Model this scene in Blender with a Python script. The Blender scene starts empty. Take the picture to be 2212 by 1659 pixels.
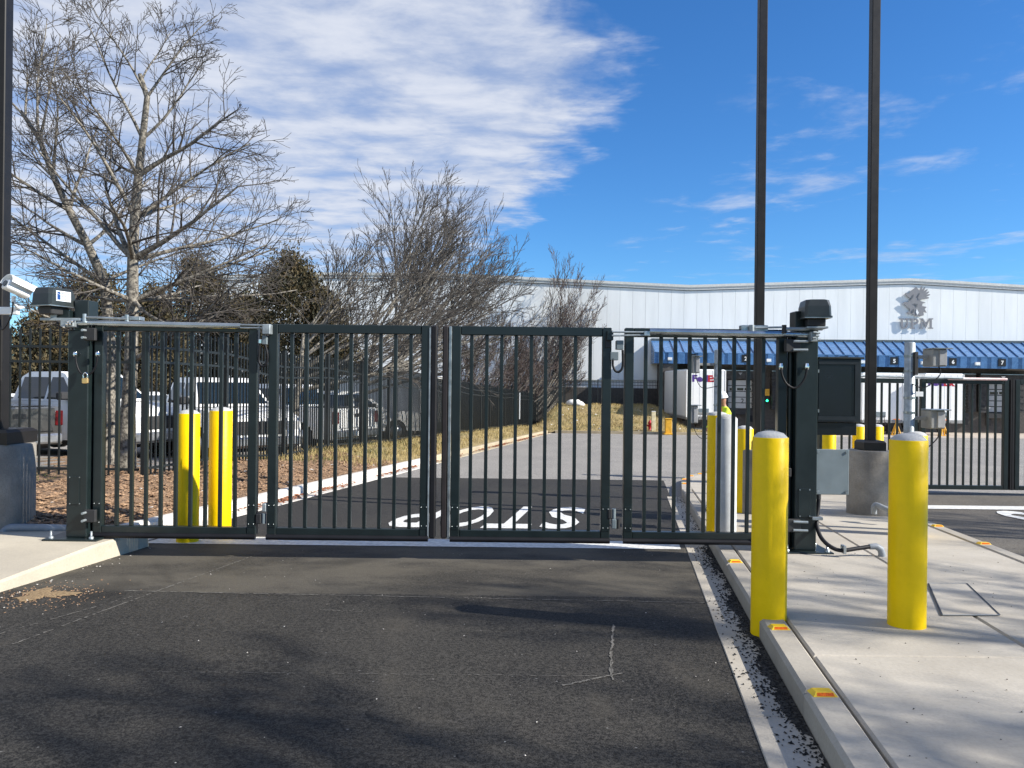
import bpy, math, random
import numpy as np
from mathutils import Matrix, Vector
R = math.radians
SC = bpy.context.scene
COL = SC.collection
# ------------------------------------------------------------------ camera
F = 1661.0; CX = 1106.0; CY = 829.5; ROLL = R(0.65); H = 1.45; S = 0.033
cd = bpy.data.cameras.new('camera'); cam = bpy.data.objects.new('camera', cd); COL.objects.link(cam)
cd.sensor_width = 36; cd.lens = 36 * F / 2212; cd.clip_start = 0.05; cd.clip_end = 3000
cam.matrix_world = Matrix.Translation((0, 0, H)) @ Matrix.Rotation(R(90), 4, 'X') @ Matrix.Rotation(ROLL, 4, 'Z')
SC.camera = cam
# ------------------------------------------------------------------ sun and sky
SUN_EL = R(32.5); SUN_AZ = R(16.5)          # from +X turned towards the camera side (-Y)
sund = Vector((math.cos(SUN_AZ) * math.cos(SUN_EL), -math.sin(SUN_AZ) * math.cos(SUN_EL), math.sin(SUN_EL)))
sl = bpy.data.lights.new('sun', 'SUN'); sl.energy = 5.0; sl.angle = R(0.53); sl.color = (1, 0.95, 0.86)
so = bpy.data.objects.new('sun', sl); COL.objects.link(so)
so.rotation_euler = sund.to_track_quat('Z', 'Y').to_euler()
world = bpy.data.worlds.new('World'); SC.world = world; world.use_nodes = True
SC.view_settings.view_transform = 'Standard'; SC.view_settings.look = 'None'
SC.view_settings.exposure = 0.78; SC.view_settings.gamma = 1; SC.view_settings.use_curve_mapping = False

class NT:
    """small helper to write node trees"""
    def __init__(s, tree): s.t = tree; s.n = tree.nodes; s.l = tree.links
    def new(s, typ, **kw):
        n = s.n.new(typ)
        for k, v in kw.items(): setattr(n, k, v)
        return n
    def put(s, sock, val):
        if isinstance(val, bpy.types.NodeSocket): s.l.new(val, sock)
        elif val is not None:
            if sock.type == 'RGBA' and isinstance(val, (tuple, list)) and len(val) == 3: val = (*val, 1)
            sock.default_value = val
    def math(s, op, a, b=None, c=None, clamp=False):
        n = s.new('ShaderNodeMath', operation=op); n.use_clamp = clamp
        for i, v in enumerate((a, b, c)):
            if v is not None: s.put(n.inputs[i], v)
        return n.outputs[0]
    def ramp(s, x, a, b, lo=0.0, hi=1.0):
        n = s.new('ShaderNodeMapRange'); n.interpolation_type = 'SMOOTHSTEP'
        s.put(n.inputs[0], x); n.inputs[1].default_value = a; n.inputs[2].default_value = b
        n.inputs[3].default_value = lo; n.inputs[4].default_value = hi
        return n.outputs[0]
    def mix(s, fac, a, b):
        n = s.new('ShaderNodeMix', data_type='RGBA')
        s.put(n.inputs[0], fac); s.put(n.inputs[6], a); s.put(n.inputs[7], b)
        return n.outputs[2]
    def noise(s, vec, scale, detail=4, rough=.55, dist=0.0):
        n = s.new('ShaderNodeTexNoise')
        if vec is not None: s.put(n.inputs['Vector'], vec)
        n.inputs['Scale'].default_value = scale; n.inputs['Detail'].default_value = detail
        n.inputs['Roughness'].default_value = rough; n.inputs['Distortion'].default_value = dist
        return n.outputs[0]
    def mapping(s, vec, scale=(1, 1, 1), rot=(0, 0, 0), loc=(0, 0, 0)):
        n = s.new('ShaderNodeMapping'); s.put(n.inputs[0], vec)
        n.inputs['Scale'].default_value = scale; n.inputs['Rotation'].default_value = rot; n.inputs['Location'].default_value = loc
        return n.outputs[0]

w = NT(world.node_tree); w.n.clear()
wo = w.new('ShaderNodeOutputWorld'); bg = w.new('ShaderNodeBackground')
sky = w.new('ShaderNodeTexSky', sky_type='NISHITA'); sky.sun_disc = False
sky.sun_elevation = SUN_EL; sky.sun_rotation = R(90) + SUN_AZ
sky.altitude = 100; sky.air_density = 1.0; sky.dust_density = 0.05; sky.ozone_density = 3.0
hs = w.new('ShaderNodeHueSaturation'); w.put(hs.inputs['Color'], sky.outputs[0]); hs.inputs['Saturation'].default_value = 1.15
blue = w.new('ShaderNodeMix', data_type='RGBA', blend_type='MULTIPLY'); blue.inputs[0].default_value = 1; w.put(blue.inputs[6], hs.outputs[0]); w.put(blue.inputs[7], (.46, .745, 1.0))
tc = w.new('ShaderNodeTexCoord'); sx = w.new('ShaderNodeSeparateXYZ'); w.put(sx.inputs[0], tc.outputs['Generated'])
zz = w.math('MAXIMUM', sx.outputs[2], 0.03)
cpx = w.math('DIVIDE', sx.outputs[0], zz); cpy = w.math('DIVIDE', sx.outputs[1], zz)   # the cloud layer seen from below
cv = w.new('ShaderNodeCombineXYZ'); w.put(cv.inputs[0], cpx); w.put(cv.inputs[1], cpy)
nb = w.noise(w.mapping(cv.outputs[0], (.7, .5, 1)), 1.6, 6, .6, .4)
nf = w.noise(w.mapping(cv.outputs[0], (.9, 1.0, 1), (0, 0, R(-8))), 3.1, 8, .6, .25)
nm = w.noise(w.mapping(cv.outputs[0], (.55, 1.15, 1), (0, 0, R(9))), 2.6, 6, .6, .2)
t1 = w.math('MAXIMUM', w.math('SUBTRACT', 2.45, cpy), 0); t2 = w.math('MAXIMUM', w.math('SUBTRACT', cpy, 2.6), 0)
edge = w.math('SUBTRACT', .40, cpx); edge = w.math('SUBTRACT', edge, w.math('MINIMUM', w.math('MULTIPLY', w.math('MULTIPLY', t1, t1), 1.3), .36)); edge = w.math('SUBTRACT', edge, w.math('MULTIPLY', t2, .19))  # cap adds unseen cloud overhead and behind, to make the shade less blue
edge = w.math('ADD', edge, w.math('MULTIPLY', w.math('SUBTRACT', nb, .5), .75))
edge = w.math('ADD', edge, w.math('MULTIPLY', w.math('SUBTRACT', nf, .5), .75))
bank = w.ramp(edge, -.10, .24)
dens = w.ramp(w.math('ADD', w.math('MULTIPLY', nf, .75), w.math('MULTIPLY', nm, .45)), .40, .70, .62, 1.0)
big = w.math('MULTIPLY', bank, dens)
wis = w.math('MULTIPLY', w.ramp(w.math('ADD', w.math('MULTIPLY', nb, .9), w.math('MULTIPLY', nf, .5)), .72, .95, 0, .55), w.ramp(cpx, .5, 1.0))
alpha = w.math('MULTIPLY', w.math('MAXIMUM', big, wis), w.ramp(cpy, 9, 4.6, .35, 1))
alpha = w.math('MULTIPLY', alpha, w.ramp(sx.outputs[2], 0.02, 0.12))
csh = w.ramp(w.math('ADD', w.math('MULTIPLY', nf, .6), w.math('MULTIPLY', nm, .5)), .35, .75)
ccol = w.mix(csh, (2.6, 3.1, 4.2), (4.7, 4.9, 5.4))
fin = w.mix(w.math('MULTIPLY', alpha, .93), blue.outputs[2], ccol)
w.put(bg.inputs[0], fin); bg.inputs[1].default_value = 0.10
w.l.new(bg.outputs[0], wo.inputs[0])

# ------------------------------------------------------------------ from a point of the photograph to a place
_c, _s = math.cos(ROLL), math.sin(ROLL)
def uv(px, py):
    dx, dy = px - CX, py - CY
    return dx * _c + dy * _s, -dx * _s + dy * _c
def W(px, py, Y):
    u, v = uv(px, py); return Vector((u / F * Y, Y, H - v / F * Y))
def G(px, py, off=0.0):
    u, v = uv(px, py); Y = (H - off) / (v / F - S); return Vector((u / F * Y, Y, -S * Y + off))
def gz(x, y): return -S * min(y, 90.0)
RD = 0.16                                   # the road runs along (0.16, 1)
def LX(L, Y): return L + RD * Y             # lateral road coordinate -> X

# ------------------------------------------------------------------ mesh building
class MB:
    def __init__(s): s.v = []; s.f = []; s.sm = []
    def add(s, vs, fs, smooth=False):
        o = len(s.v); s.v.extend([tuple(p) for p in vs])
        s.f.extend([tuple(i + o for i in q) for q in fs]); s.sm.extend([smooth] * len(fs)); return s
    def quad(s, a, b, c, d): return s.add([a, b, c, d], [(0, 1, 2, 3)])
    def box(s, x0, x1, y0, y1, z0, z1, bev=0.0, M=None):
        if x1 < x0: x0, x1 = x1, x0
        if y1 < y0: y0, y1 = y1, y0
        if z1 < z0: z0, z1 = z1, z0
        b = min(bev, .45 * (x1 - x0), .45 * (y1 - y0), .45 * (z1 - z0))
        if b <= 0:
            vs = [(x, y, z) for z in (z0, z1) for y in (y0, y1) for x in (x0, x1)]
            fs = [(0, 2, 3, 1), (4, 5, 7, 6), (0, 1, 5, 4), (2, 6, 7, 3), (0, 4, 6, 2), (1, 3, 7, 5)]
        else:
            X, Y, Z = (x0, x1), (y0, y1), (z0, z1); vs = []; idx = {}
            for i in (0, 1):
                for j in (0, 1):
                    for k in (0, 1):
                        p = [X[i], Y[j], Z[k]]; sg = (1 - 2 * i, 1 - 2 * j, 1 - 2 * k)
                        for a in range(3):
                            q = [p[m] + (0 if m == a else b * sg[m]) for m in range(3)]
                            idx[(i, j, k, a)] = len(vs); vs.append(tuple(q))
            fs = []
            for a in range(3):
                o1, o2 = (a + 1) % 3, (a + 2) % 3
                for e in (0, 1):
                    c = []
                    for (m, n) in ((0, 0), (1, 0), (1, 1), (0, 1)):
                        k = [0, 0, 0]; k[a] = e; k[o1] = m; k[o2] = n; c.append(idx[(*k, a)])
                    fs.append(tuple(c) if e else tuple(reversed(c)))
                for m in (0, 1):
                    for n in (0, 1):
                        k0 = [0, 0, 0]; k0[o1] = m; k0[o2] = n; k1 = list(k0); k1[a] = 1
                        q = (idx[(*k0, o1)], idx[(*k1, o1)], idx[(*k1, o2)], idx[(*k0, o2)])
                        fs.append(q if (m == n) else tuple(reversed(q)))
            for i in (0, 1):
                for j in (0, 1):
                    for k in (0, 1):
                        t = tuple(idx[(i, j, k, a)] for a in range(3))
                        fs.append(t if (i + j + k) % 2 else tuple(reversed(t)))
        if M is not None: vs = [M @ Vector(p) for p in vs]
        return s.add(vs, fs)
    def tube(s, pts, rad, n=8, cap=True, smooth=True):
        pts = [Vector(p) for p in pts]; m = len(pts)
        rad = [rad] * m if not hasattr(rad, '__len__') else list(rad)
        up = None; vs = []
        for i, p in enumerate(pts):
            d = (pts[min(i + 1, m - 1)] - pts[max(i - 1, 0)]).normalized()
            if up is None:
                up = Vector((0, 0, 1)) if abs(d.z) < .9 else Vector((0, 1, 0))
            a = d.cross(up)
            if a.length < 1e-6: a = d.cross(Vector((1, 0, 0)))
            a.normalize(); b = a.cross(d); up = b
            for k in range(n):
                t = 2 * math.pi * k / n
                vs.append(p + (a * math.cos(t) + b * math.sin(t)) * rad[i])
        fs = [(i * n + k, i * n + (k + 1) % n, (i + 1) * n + (k + 1) % n, (i + 1) * n + k) for i in range(m - 1) for k in range(n)]
        s.add(vs, fs, smooth)
        if cap: s.add(vs[:n], [tuple(range(n))]); s.add(vs[-n:], [tuple(reversed(range(n)))])
        return s
    def lathe(s, prof, n=24, c=(0, 0, 0), smooth=True):
        vs = []; fs = []
        for (r, z) in prof:
            for k in range(n):
                t = 2 * math.pi * k / n; vs.append((c[0] + r * math.cos(t), c[1] + r * math.sin(t), c[2] + z))
        for i in range(len(prof) - 1):
            for k in range(n): fs.append((i * n + k, i * n + (k + 1) % n, (i + 1) * n + (k + 1) % n, (i + 1) * n + k))
        s.add(vs, fs, smooth)
        m = len(prof)
        s.add(vs[:n], [tuple(reversed(range(n)))]); s.add(vs[-n:], [tuple(range(n))])
        return s
    def prism(s, poly, fn, d0, d1, smooth=False):
        """polygon in 2-D, fn(a,b,d) -> 3-D, between depths d0 and d1"""
        n = len(poly); vs = [fn(a, b, d0) for a, b in poly] + [fn(a, b, d1) for a, b in poly]
        fs = [tuple(range(n)), tuple(reversed(range(n, 2 * n)))] + [(i, i + n, (i + 1) % n + n, (i + 1) % n) for i in range(n)]
        return s.add(vs, fs, smooth)
    def mesh(s, name):
        me = bpy.data.meshes.new(name); me.from_pydata(s.v, [], s.f)
        if any(s.sm): me.polygons.foreach_set('use_smooth', s.sm)
        me.update(); return me
def fixn(me):
    import bmesh
    bm = bmesh.new(); bm.from_mesh(me); bmesh.ops.recalc_face_normals(bm, faces=bm.faces); bm.to_mesh(me); bm.free()
def tag(o, label=None, cat=None, group=None, kind=None):
    if label: o['label'] = label
    if cat: o['category'] = cat
    if group: o['group'] = group
    if kind: o['kind'] = kind
    return o
def obj(name, mb, mat, parent=None, loc=None, fix=True):
    """links ONE mesh object; vertices are world coordinates unless loc is given"""
    me = mb if isinstance(mb, bpy.types.Mesh) else mb.mesh(name)
    if fix and not isinstance(mb, bpy.types.Mesh): fixn(me)
    if not me.materials: me.materials.append(mat)
    o = bpy.data.objects.new(name, me); COL.objects.link(o)
    p = Vector(loc) if loc is not None else Vector((0, 0, 0))
    if parent is not None:
        o.parent = parent
        if loc is None: p = p - chain(parent)
    o.location = p
    return o
def chain(o):
    p = Vector((0, 0, 0))
    while o is not None: p += o.location; o = o.parent
    return p
def thing(name, label, cat, loc=(0, 0, 0), group=None, rotz=0.0):
    o = bpy.data.objects.new(name, None); COL.objects.link(o); o.empty_display_size = .1
    o.location = loc; o.rotation_euler = (0, 0, rotz); return tag(o, label, cat, group)
def structure(name, mb, mat): return tag(obj(name, mb, mat, fix=False), kind='structure')
def copy_tree(o, parent=None):
    c = o.copy(); COL.objects.link(c); c.parent = parent
    for ch in list(o.children): copy_tree(ch, c)
    return c

# ------------------------------------------------------------------ materials
def mat(name, col, rough=.6, metal=0.0, var=.12, vscale=6.0, bump=0.0, bscale=60.0, col2=None, coat=0.0, emit=None, stretch=(1, 1, 1), spec=.5):
    m = bpy.data.materials.new(name); m.use_nodes = True; t = NT(m.node_tree); b = t.n['Principled BSDF']
    tcn = t.new('ShaderNodeTexCoord'); geo = t.new('ShaderNodeNewGeometry')
    vec = t.mapping(geo.outputs['Position'], stretch)
    n = t.noise(vec, vscale, 5, .6)
    c2 = col2 if col2 else tuple(min(1, c * (1 + var * 2)) for c in col)
    c1 = col if col2 else tuple(c * (1 - var) for c in col)
    t.put(b.inputs['Base Color'], t.mix(t.ramp(n, .3, .7), c1, c2))
    r = t.math('ADD', rough - .08, t.math('MULTIPLY', n, .16)); t.put(b.inputs['Roughness'], r)
    b.inputs['Metallic'].default_value = metal; b.inputs['Coat Weight'].default_value = coat
    b.inputs['Specular IOR Level'].default_value = spec
    if bump:
        bn = t.new('ShaderNodeBump'); bn.inputs['Strength'].default_value = bump; bn.inputs['Distance'].default_value = .02
        t.put(bn.inputs['Height'], t.noise(vec, bscale, 4, .6)); t.l.new(bn.outputs[0], b.inputs['Normal'])
    if emit: t.put(b.inputs['Emission Color'], emit[0]); b.inputs['Emission Strength'].default_value = emit[1]
    return m
M = {}
def add(k, *a, **kw): M[k] = mat(k, *a, **kw)
add('gate_paint', (.0085, .0150, .0158), .33, var=.1, spec=.5)
add('fence_paint', (.0095, .0128, .0135), .42, var=.15)
add('operator_paint', (.022, .027, .026), .36)
add('rubber', (.007, .007, .009), .55, spec=.3)
add('galv', (.34, .37, .38), .34, .85, var=.2, vscale=12)
add('galv_dull', (.30, .335, .35), .5, .5, var=.18, vscale=9)
add('steel_tube', (.40, .44, .46), .26, .9, var=.1)
add('chrome', (.85, .85, .82), .12, 1)
add('brass', (.78, .52, .22), .3, .9)
add('yellow', (.86, .575, .0), .42, var=.05, vscale=3, bump=.12, bscale=25, spec=.22)
t = NT(M['yellow'].node_tree); b_ = t.n['Principled BSDF']; src_ = b_.inputs['Base Color'].links[0].from_socket; g_ = t.new('ShaderNodeNewGeometry')   # scuffs and drips in the paint
n1_ = t.noise(t.mapping(g_.outputs['Position'], (1, 1, .35)), 17, 5, .7); n2_ = t.noise(t.mapping(g_.outputs['Position'], (1, 1, .12)), 9, 3, .6)
t.put(b_.inputs['Base Color'], t.mix(t.ramp(n1_, .69, .76, 0, .55), t.mix(t.ramp(n2_, .60, .75, 0, .22), src_, (.52, .33, .01)), (.11, .08, .03)))
add('yellow_dull', (.62, .33, .02), .5)
add('orange', (.85, .20, .012), .35)
add('reflector_yellow', (.80, .52, .02), .4)
add('pole_paint', (.010, .0088, .008), .45, spec=.35)
add('cabinet_paint', (.011, .014, .017), .34)
add('cabinet_face', (.0045, .0065, .0095), .25)
add('box_grey', (.155, .19, .205), .45, var=.05)
add('box_tan', (.25, .25, .24), .5)
add('white_paint', (.80, .81, .80), .35, var=.02)
add('white_panel', (.82, .84, .83), .42, var=.035, vscale=1.2, stretch=(1, 1, .12))
add('trim_panel', (.60, .60, .57), .45, var=.06)
add('trim_dark', (.10, .11, .12), .5)
add('blue_metal', (.062, .15, .315), .27, var=.07, vscale=3)
add('flash_teal', (.06, .085, .10), .5)
add('dark_void', (.012, .012, .013), .8)
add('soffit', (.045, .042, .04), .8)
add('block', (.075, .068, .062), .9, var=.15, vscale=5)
add('shelter', (.03, .03, .031), .75, var=.4, vscale=4)
add('door_white', (.40, .41, .41), .5, var=.04)
add('sign_grey', (.23, .23, .24), .45, var=.04)
add('sign_black', (.006, .006, .007), .4)
add('purple', (.085, .035, .22), .4, var=.02)
add('red', (.42, .012, .02), .4, var=.05)
add('truck_white', (.86, .86, .84), .4, var=.015, coat=.15)
add('truck_grey', (.085, .083, .078), .25, metal=.5, var=.05, coat=.4)
add('truck_black', (.012, .012, .014), .25, coat=.4)
add('glass', (.010, .017, .021), .04, var=.1, spec=.8)
add('tyre', (.012, .012, .012), .8)
add('rim', (.40, .41, .42), .3, .8)
add('taillight', (.09, .002, .003), .2)
add('headlight', (.62, .64, .66), .08, .3)
add('plastic_dark', (.02, .02, .021), .6)
add('bark', (.042, .037, .031), .9, bump=.6, bscale=40, col2=(.31, .28, .23), vscale=17)
add('twig', (.026, .023, .021), .85, col2=(.115, .10, .085), vscale=5)
add('twig_red', (.050, .037, .033), .85, col2=(.125, .095, .085), vscale=3)
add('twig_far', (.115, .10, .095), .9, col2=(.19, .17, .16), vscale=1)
add('needle', (.022, .027, .010), .8, col2=(.105, .072, .028), vscale=2.2)
add('paint_line', (.60, .595, .57), .6, var=.14, vscale=20, bump=.25, bscale=150)
add('skin', (.40, .20, .13), .55)
add('hivis', (.60, .78, .03), .7)
add('hivis_orange', (.85, .30, .06), .7)
add('jeans', (.03, .035, .055), .85)
add('green_lamp', (.01, .3, .1), .3, emit=((.02, 1, .35), 6))
add('chip_black', (.010, .010, .010), .9)
add('chip_mulch', (.14, .08, .045), .95, col2=(.42, .27, .16), vscale=35)
add('chip_stone', (.40, .37, .33), .9, col2=(.7, .66, .6), vscale=20)
add('leaf_dry', (.14, .045, .02), .8, col2=(.33, .13, .06), vscale=25)
add('grass_dry', (.22, .16, .055), .85, col2=(.50, .39, .17), vscale=6)
add('grass_green', (.07, .085, .02), .85, col2=(.16, .15, .05), vscale=4)
add('label_white', (.78, .82, .86), .4, var=.01)
add('label_blue', (.012, .055, .20), .4, var=.01)
add('pvc_grey', (.23, .25, .27), .45)
add('pink_tape', (.62, .05, .09), .6)
add('rock_white', (.72, .70, .66), .9, bump=.4)

def concrete(name, c1, c2, joint=True, streak=(1, 1, 1), bump=.25):
    m = bpy.data.materials.new(name); m.use_nodes = True; t = NT(m.node_tree); b = t.n['Principled BSDF']
    g = t.new('ShaderNodeNewGeometry'); p = g.outputs['Position']
    n1 = t.noise(t.mapping(p, streak), 1.3, 6, .62); n2 = t.noise(p, 55, 3, .7)
    base = t.mix(t.ramp(n1, .3, .7), c1, c2)
    base = t.mix(t.ramp(n2, .3, .8, 0, .28), base, tuple(c * .6 for c in c1))
    st = t.noise(p, 6.5, 5, .7)
    base = t.mix(t.ramp(st, .62, .78, 0, .35), base, tuple(c * .55 for c in c1))
    oi = t.new('ShaderNodeObjectInfo')
    hsv = t.new('ShaderNodeHueSaturation'); t.put(hsv.inputs['Color'], base)
    t.put(hsv.inputs['Value'], t.math('ADD', .93, t.math('MULTIPLY', oi.outputs['Random'], .14)))
    t.put(b.inputs['Base Color'], hsv.outputs[0]); b.inputs['Roughness'].default_value = .85
    bn = t.new('ShaderNodeBump'); bn.inputs['Strength'].default_value = bump; bn.inputs['Distance'].default_value = .01
    t.put(bn.inputs['Height'], t.math('ADD', t.noise(t.mapping(p, (5, 120, 50), (0, 0, R(-9))), 1, 3), n2)); t.l.new(bn.outputs[0], b.inputs['Normal'])
    M[name] = m
concrete('concrete', (.36, .325, .27), (.46, .42, .355))
concrete('concrete_warm', (.40, .355, .28), (.50, .445, .345))
concrete('concrete_kerb', (.31, .28, .235), (.42, .385, .325))
concrete('concrete_new', (.56, .53, .48), (.68, .64, .58))
concrete('concrete_old', (.36, .29, .19), (.48, .40, .27))
concrete('concrete_base', (.155, .14, .12), (.36, .33, .28), bump=.35)
concrete('concrete_apron', (.36, .30, .24), (.46, .40, .33))

def asphalt(name, dark, light, rough_near=False, speck=.5):
    m = bpy.data.materials.new(name); m.use_nodes = True; t = NT(m.node_tree); b = t.n['Principled BSDF']
    g = t.new('ShaderNodeNewGeometry'); p = g.outputs['Position']; sp = t.new('ShaderNodeSeparateXYZ'); t.put(sp.inputs[0], p)
    n1 = t.noise(t.mapping(p, (1, .55, 1), (0, 0, R(-9))), .75, 6, .62, .4); n2 = t.noise(p, 130, 2, .75); n3 = t.noise(p, 45, 3, .7)
    base = t.mix(t.ramp(n1, .32, .72), dark, light)
    gr = t.math('ADD', t.math('MULTIPLY', n2, .55), t.math('MULTIPLY', n3, .45))
    base = t.mix(t.ramp(gr, .44, .60, 0, speck), base, tuple(min(1, c * 2.6) for c in light))
    base = t.mix(t.ramp(gr, .48, .36, 0, .7), base, tuple(c * .28 for c in dark))
    vo = t.new('ShaderNodeTexVoronoi'); t.put(vo.inputs['Vector'], p); vo.inputs['Scale'].default_value = 9
    base = t.mix(t.ramp(vo.outputs['Distance'], .06, .045), base, (.16, .155, .145))
    if rough_near:
        # older, dustier course beyond the day joint
        yy = t.math('ADD', sp.outputs[1], t.math('MULTIPLY', t.math('SUBTRACT', n3, .5), .05))
        dust = t.ramp(yy, 5.97, 6.0); dn = t.noise(t.mapping(p, (1, 1.6, 1)), 1.1, 5, .6)
        base = t.mix(t.math('MULTIPLY', dust, t.ramp(dn, .34, .62, .12, .62)), base, (.13, .116, .092))
        tr = t.ramp(t.noise(t.mapping(p, (1.3, .5, 1), (0, 0, R(9.1))), 1.4, 6, .65), .50, .72, 0, .42)
        base = t.mix(tr, base, (.082, .073, .059))
        base = t.mix(t.ramp(t.noise(p, .55, 4, .6, .5), .56, .70, 0, .5), base, (.014, .0138, .0135))
    t.put(b.inputs['Base Color'], base); t.put(b.inputs['Roughness'], t.ramp(n1, .3, .8, .72, .9))
    b.inputs['Specular IOR Level'].default_value = .16
    bn = t.new('ShaderNodeBump'); bn.inputs['Strength'].default_value = .55; bn.inputs['Distance'].default_value = .012
    t.put(bn.inputs['Height'], gr); t.l.new(bn.outputs[0], b.inputs['Normal'])
    M[name] = m
asphalt('asphalt_new', (.0155, .015, .0143), (.036, .0335, .0295), True, .62)
asphalt('asphalt_dark', (.026, .025, .024), (.040, .038, .035), False, .3)
asphalt('asphalt_lane', (.075, .068, .06), (.115, .105, .09), False, .35)
asphalt('asphalt_old', (.17, .16, .148), (.235, .22, .20), False, .4)

def soil(name, c1, c2, c3, scale, bump=1.0):
    m = bpy.data.materials.new(name); m.use_nodes = True; t = NT(m.node_tree); b = t.n['Principled BSDF']
    g = t.new('ShaderNodeNewGeometry'); p = g.outputs['Position']
    n1 = t.noise(p, scale, 7, .7, .8); n2 = t.noise(p, .8, 4, .6)
    base = t.mix(t.ramp(n1, .32, .68), c1, c2); base = t.mix(t.ramp(n2, .45, .7, 0, .7), base, c3)
    t.put(b.inputs['Base Color'], base); b.inputs['Roughness'].default_value = .95
    bn = t.new('ShaderNodeBump'); bn.inputs['Strength'].default_value = bump; bn.inputs['Distance'].default_value = .04
    t.put(bn.inputs['Height'], n1); t.l.new(bn.outputs[0], b.inputs['Normal']); M[name] = m
soil('mulch', (.10, .058, .034), (.38, .245, .145), (.27, .165, .095), 24)
soil('grass_soil', (.20, .145, .06), (.37, .28, .13), (.16, .15, .055), 9)
soil('field', (.14, .11, .06), (.22, .18, .09), (.12, .12, .05), 2)

def text_mesh(txt, size_x, size_z, extrude, off=0.0):
    cu = bpy.data.curves.new('lettering', 'FONT'); cu.body = txt; cu.size = 1; cu.extrude = .05; cu.offset = off; cu.resolution_u = 3
    o = bpy.data.objects.new('lettering', cu); COL.objects.link(o)
    dg = bpy.context.evaluated_depsgraph_get(); me = bpy.data.meshes.new_from_object(o.evaluated_get(dg))
    bpy.data.objects.remove(o); bpy.data.curves.remove(cu)
    n = len(me.vertices); a = np.zeros(n * 3); me.vertices.foreach_get('co', a); a = a.reshape(-1, 3)
    lo, hi = a.min(0), a.max(0); sc = np.array([size_x, size_z, extrude]) / (hi - lo)
    a = (a - (lo + hi) / 2) * sc; me.materials.clear()
    return a, [tuple(p.vertices) for p in me.polygons]
def text_obj(name, txt, fn, sx_, sz_, ex, m, parent=None, off=0.0):
    """fn(a, b, d): letter plane -> world"""
    a, fs = text_mesh(txt, sx_, sz_, ex, off)
    mb = MB(); mb.add([fn(*p) for p in a], fs)
    return obj(name, mb, m, parent, fix=False)

# ================================================================== GROUND AND ROADS
def sheet(poly, off, fn=None):
    mb = MB(); mb.add([(x, y, gz(x, y) + off) for x, y in poly], [tuple(range(len(poly)))]); return mb
def road_poly(L0, L1, Y0, Y1): return [(LX(L0, Y0), Y0), (LX(L1, Y0), Y0), (LX(L1, Y1), Y1), (LX(L0, Y1), Y1)]
mb = MB()
ys = [-40, 0, 30, 60, 90, 1400]
for a, b in zip(ys, ys[1:]): mb.quad((-900, a, gz(0, a) - .03), (900, a, gz(0, a) - .03), (900, b, gz(0, b) - .03), (-900, b, gz(0, b) - .03))
structure('ground', mb, M['field'])
structure('yard', sheet([(-6, 10), (90, 10), (90, 64), (-2, 64)], -.010), M['asphalt_old'])
structure('exit_lane', sheet(road_poly(3.6, 16, -4, 14.3), -.004), M['asphalt_lane'])
structure('driveway', sheet(road_poly(-5.6, .62, -4, 8.62), 0), M['asphalt_new'])
structure('entrance_lane', sheet(road_poly(-5.6, .62, 8.622, 16.1), 0), M['asphalt_dark'])
structure('parking_lot', sheet([(LX(-9.4, 15.5), 15.5), (LX(-9.4, 62), 62), (-90, 62), (-90, 15.5)], .17), M['asphalt_old'])
mb = MB(); mb.add([(x, y, gz(x, y) - .004) for x, y in ((12.8, 47.5), (90, 47.5), (90, 62), (12.2, 62))], [(0, 1, 2, 3)])
structure('dock_apron', mb, M['concrete_apron'])

def rbox(mb, L0, L1, Y0, Y1, o0, o1, ch=.012):
    """a slab in road coordinates, top edges chamfered"""
    def p(L, Y, o): return (LX(L, Y), Y, -S * Y + o)
    vs = [p(L0, Y0, o0), p(L1, Y0, o0), p(L1, Y1, o0), p(L0, Y1, o0), p(L0, Y0, o1 - ch), p(L1, Y0, o1 - ch), p(L1, Y1, o1 - ch), p(L0, Y1, o1 - ch),
          p(L0 + ch, Y0 + ch, o1), p(L1 - ch, Y0 + ch, o1), p(L1 - ch, Y1 - ch, o1), p(L0 + ch, Y1 - ch, o1)]
    fs = [(0, 1, 5, 4), (1, 2, 6, 5), (2, 3, 7, 6), (3, 0, 4, 7), (4, 5, 9, 8), (5, 6, 10, 9), (6, 7, 11, 10), (7, 4, 8, 11), (8, 9, 10, 11)]
    return mb.add(vs, fs)
# --- the concrete island between the two lanes
IO = .126
isl = tag(thing('traffic_island', None, None, (LX(2.2, 8), 8, -S * 8)), kind='structure')
ycuts = [.6, 4.2, 7.6, 11.0, 14.0]
for (a, b) in zip(ycuts, ycuts[1:]):
    for (l0, l1) in ((.992, 2.242), (2.252, 3.488)):
        obj('slab', rbox(MB(), l0, l1, a + .004, b - .004, -.2, IO), M['concrete'], isl, fix=False)
out = [(.815, 13.0), (.90, 14.6), (1.12, 15.9), (1.55, 16.9), (2.24, 17.3), (2.93, 16.9), (3.36, 15.9), (3.58, 14.6), (3.66, 13.0)]
inn = [(.985, 13.0), (1.06, 14.5), (1.26, 15.7), (1.64, 16.55), (2.24, 16.95), (2.84, 16.55), (3.22, 15.7), (3.42, 14.5), (3.495, 13.0)]
mb = MB(); pl = [(.992, 14.004), (1.06, 14.5), (1.26, 15.69), (1.64, 16.54), (2.24, 16.94), (2.84, 16.54), (3.22, 15.69), (3.42, 14.5), (3.488, 14.004)]
mb.prism([(l, y) for l, y in pl], lambda l, y, d: (LX(l, y), y, -S * y + d), -.2, IO); obj('slab', mb, M['concrete'], isl)
kc = [.6, 3.65, 6.7, 9.8, 13.0]
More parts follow.
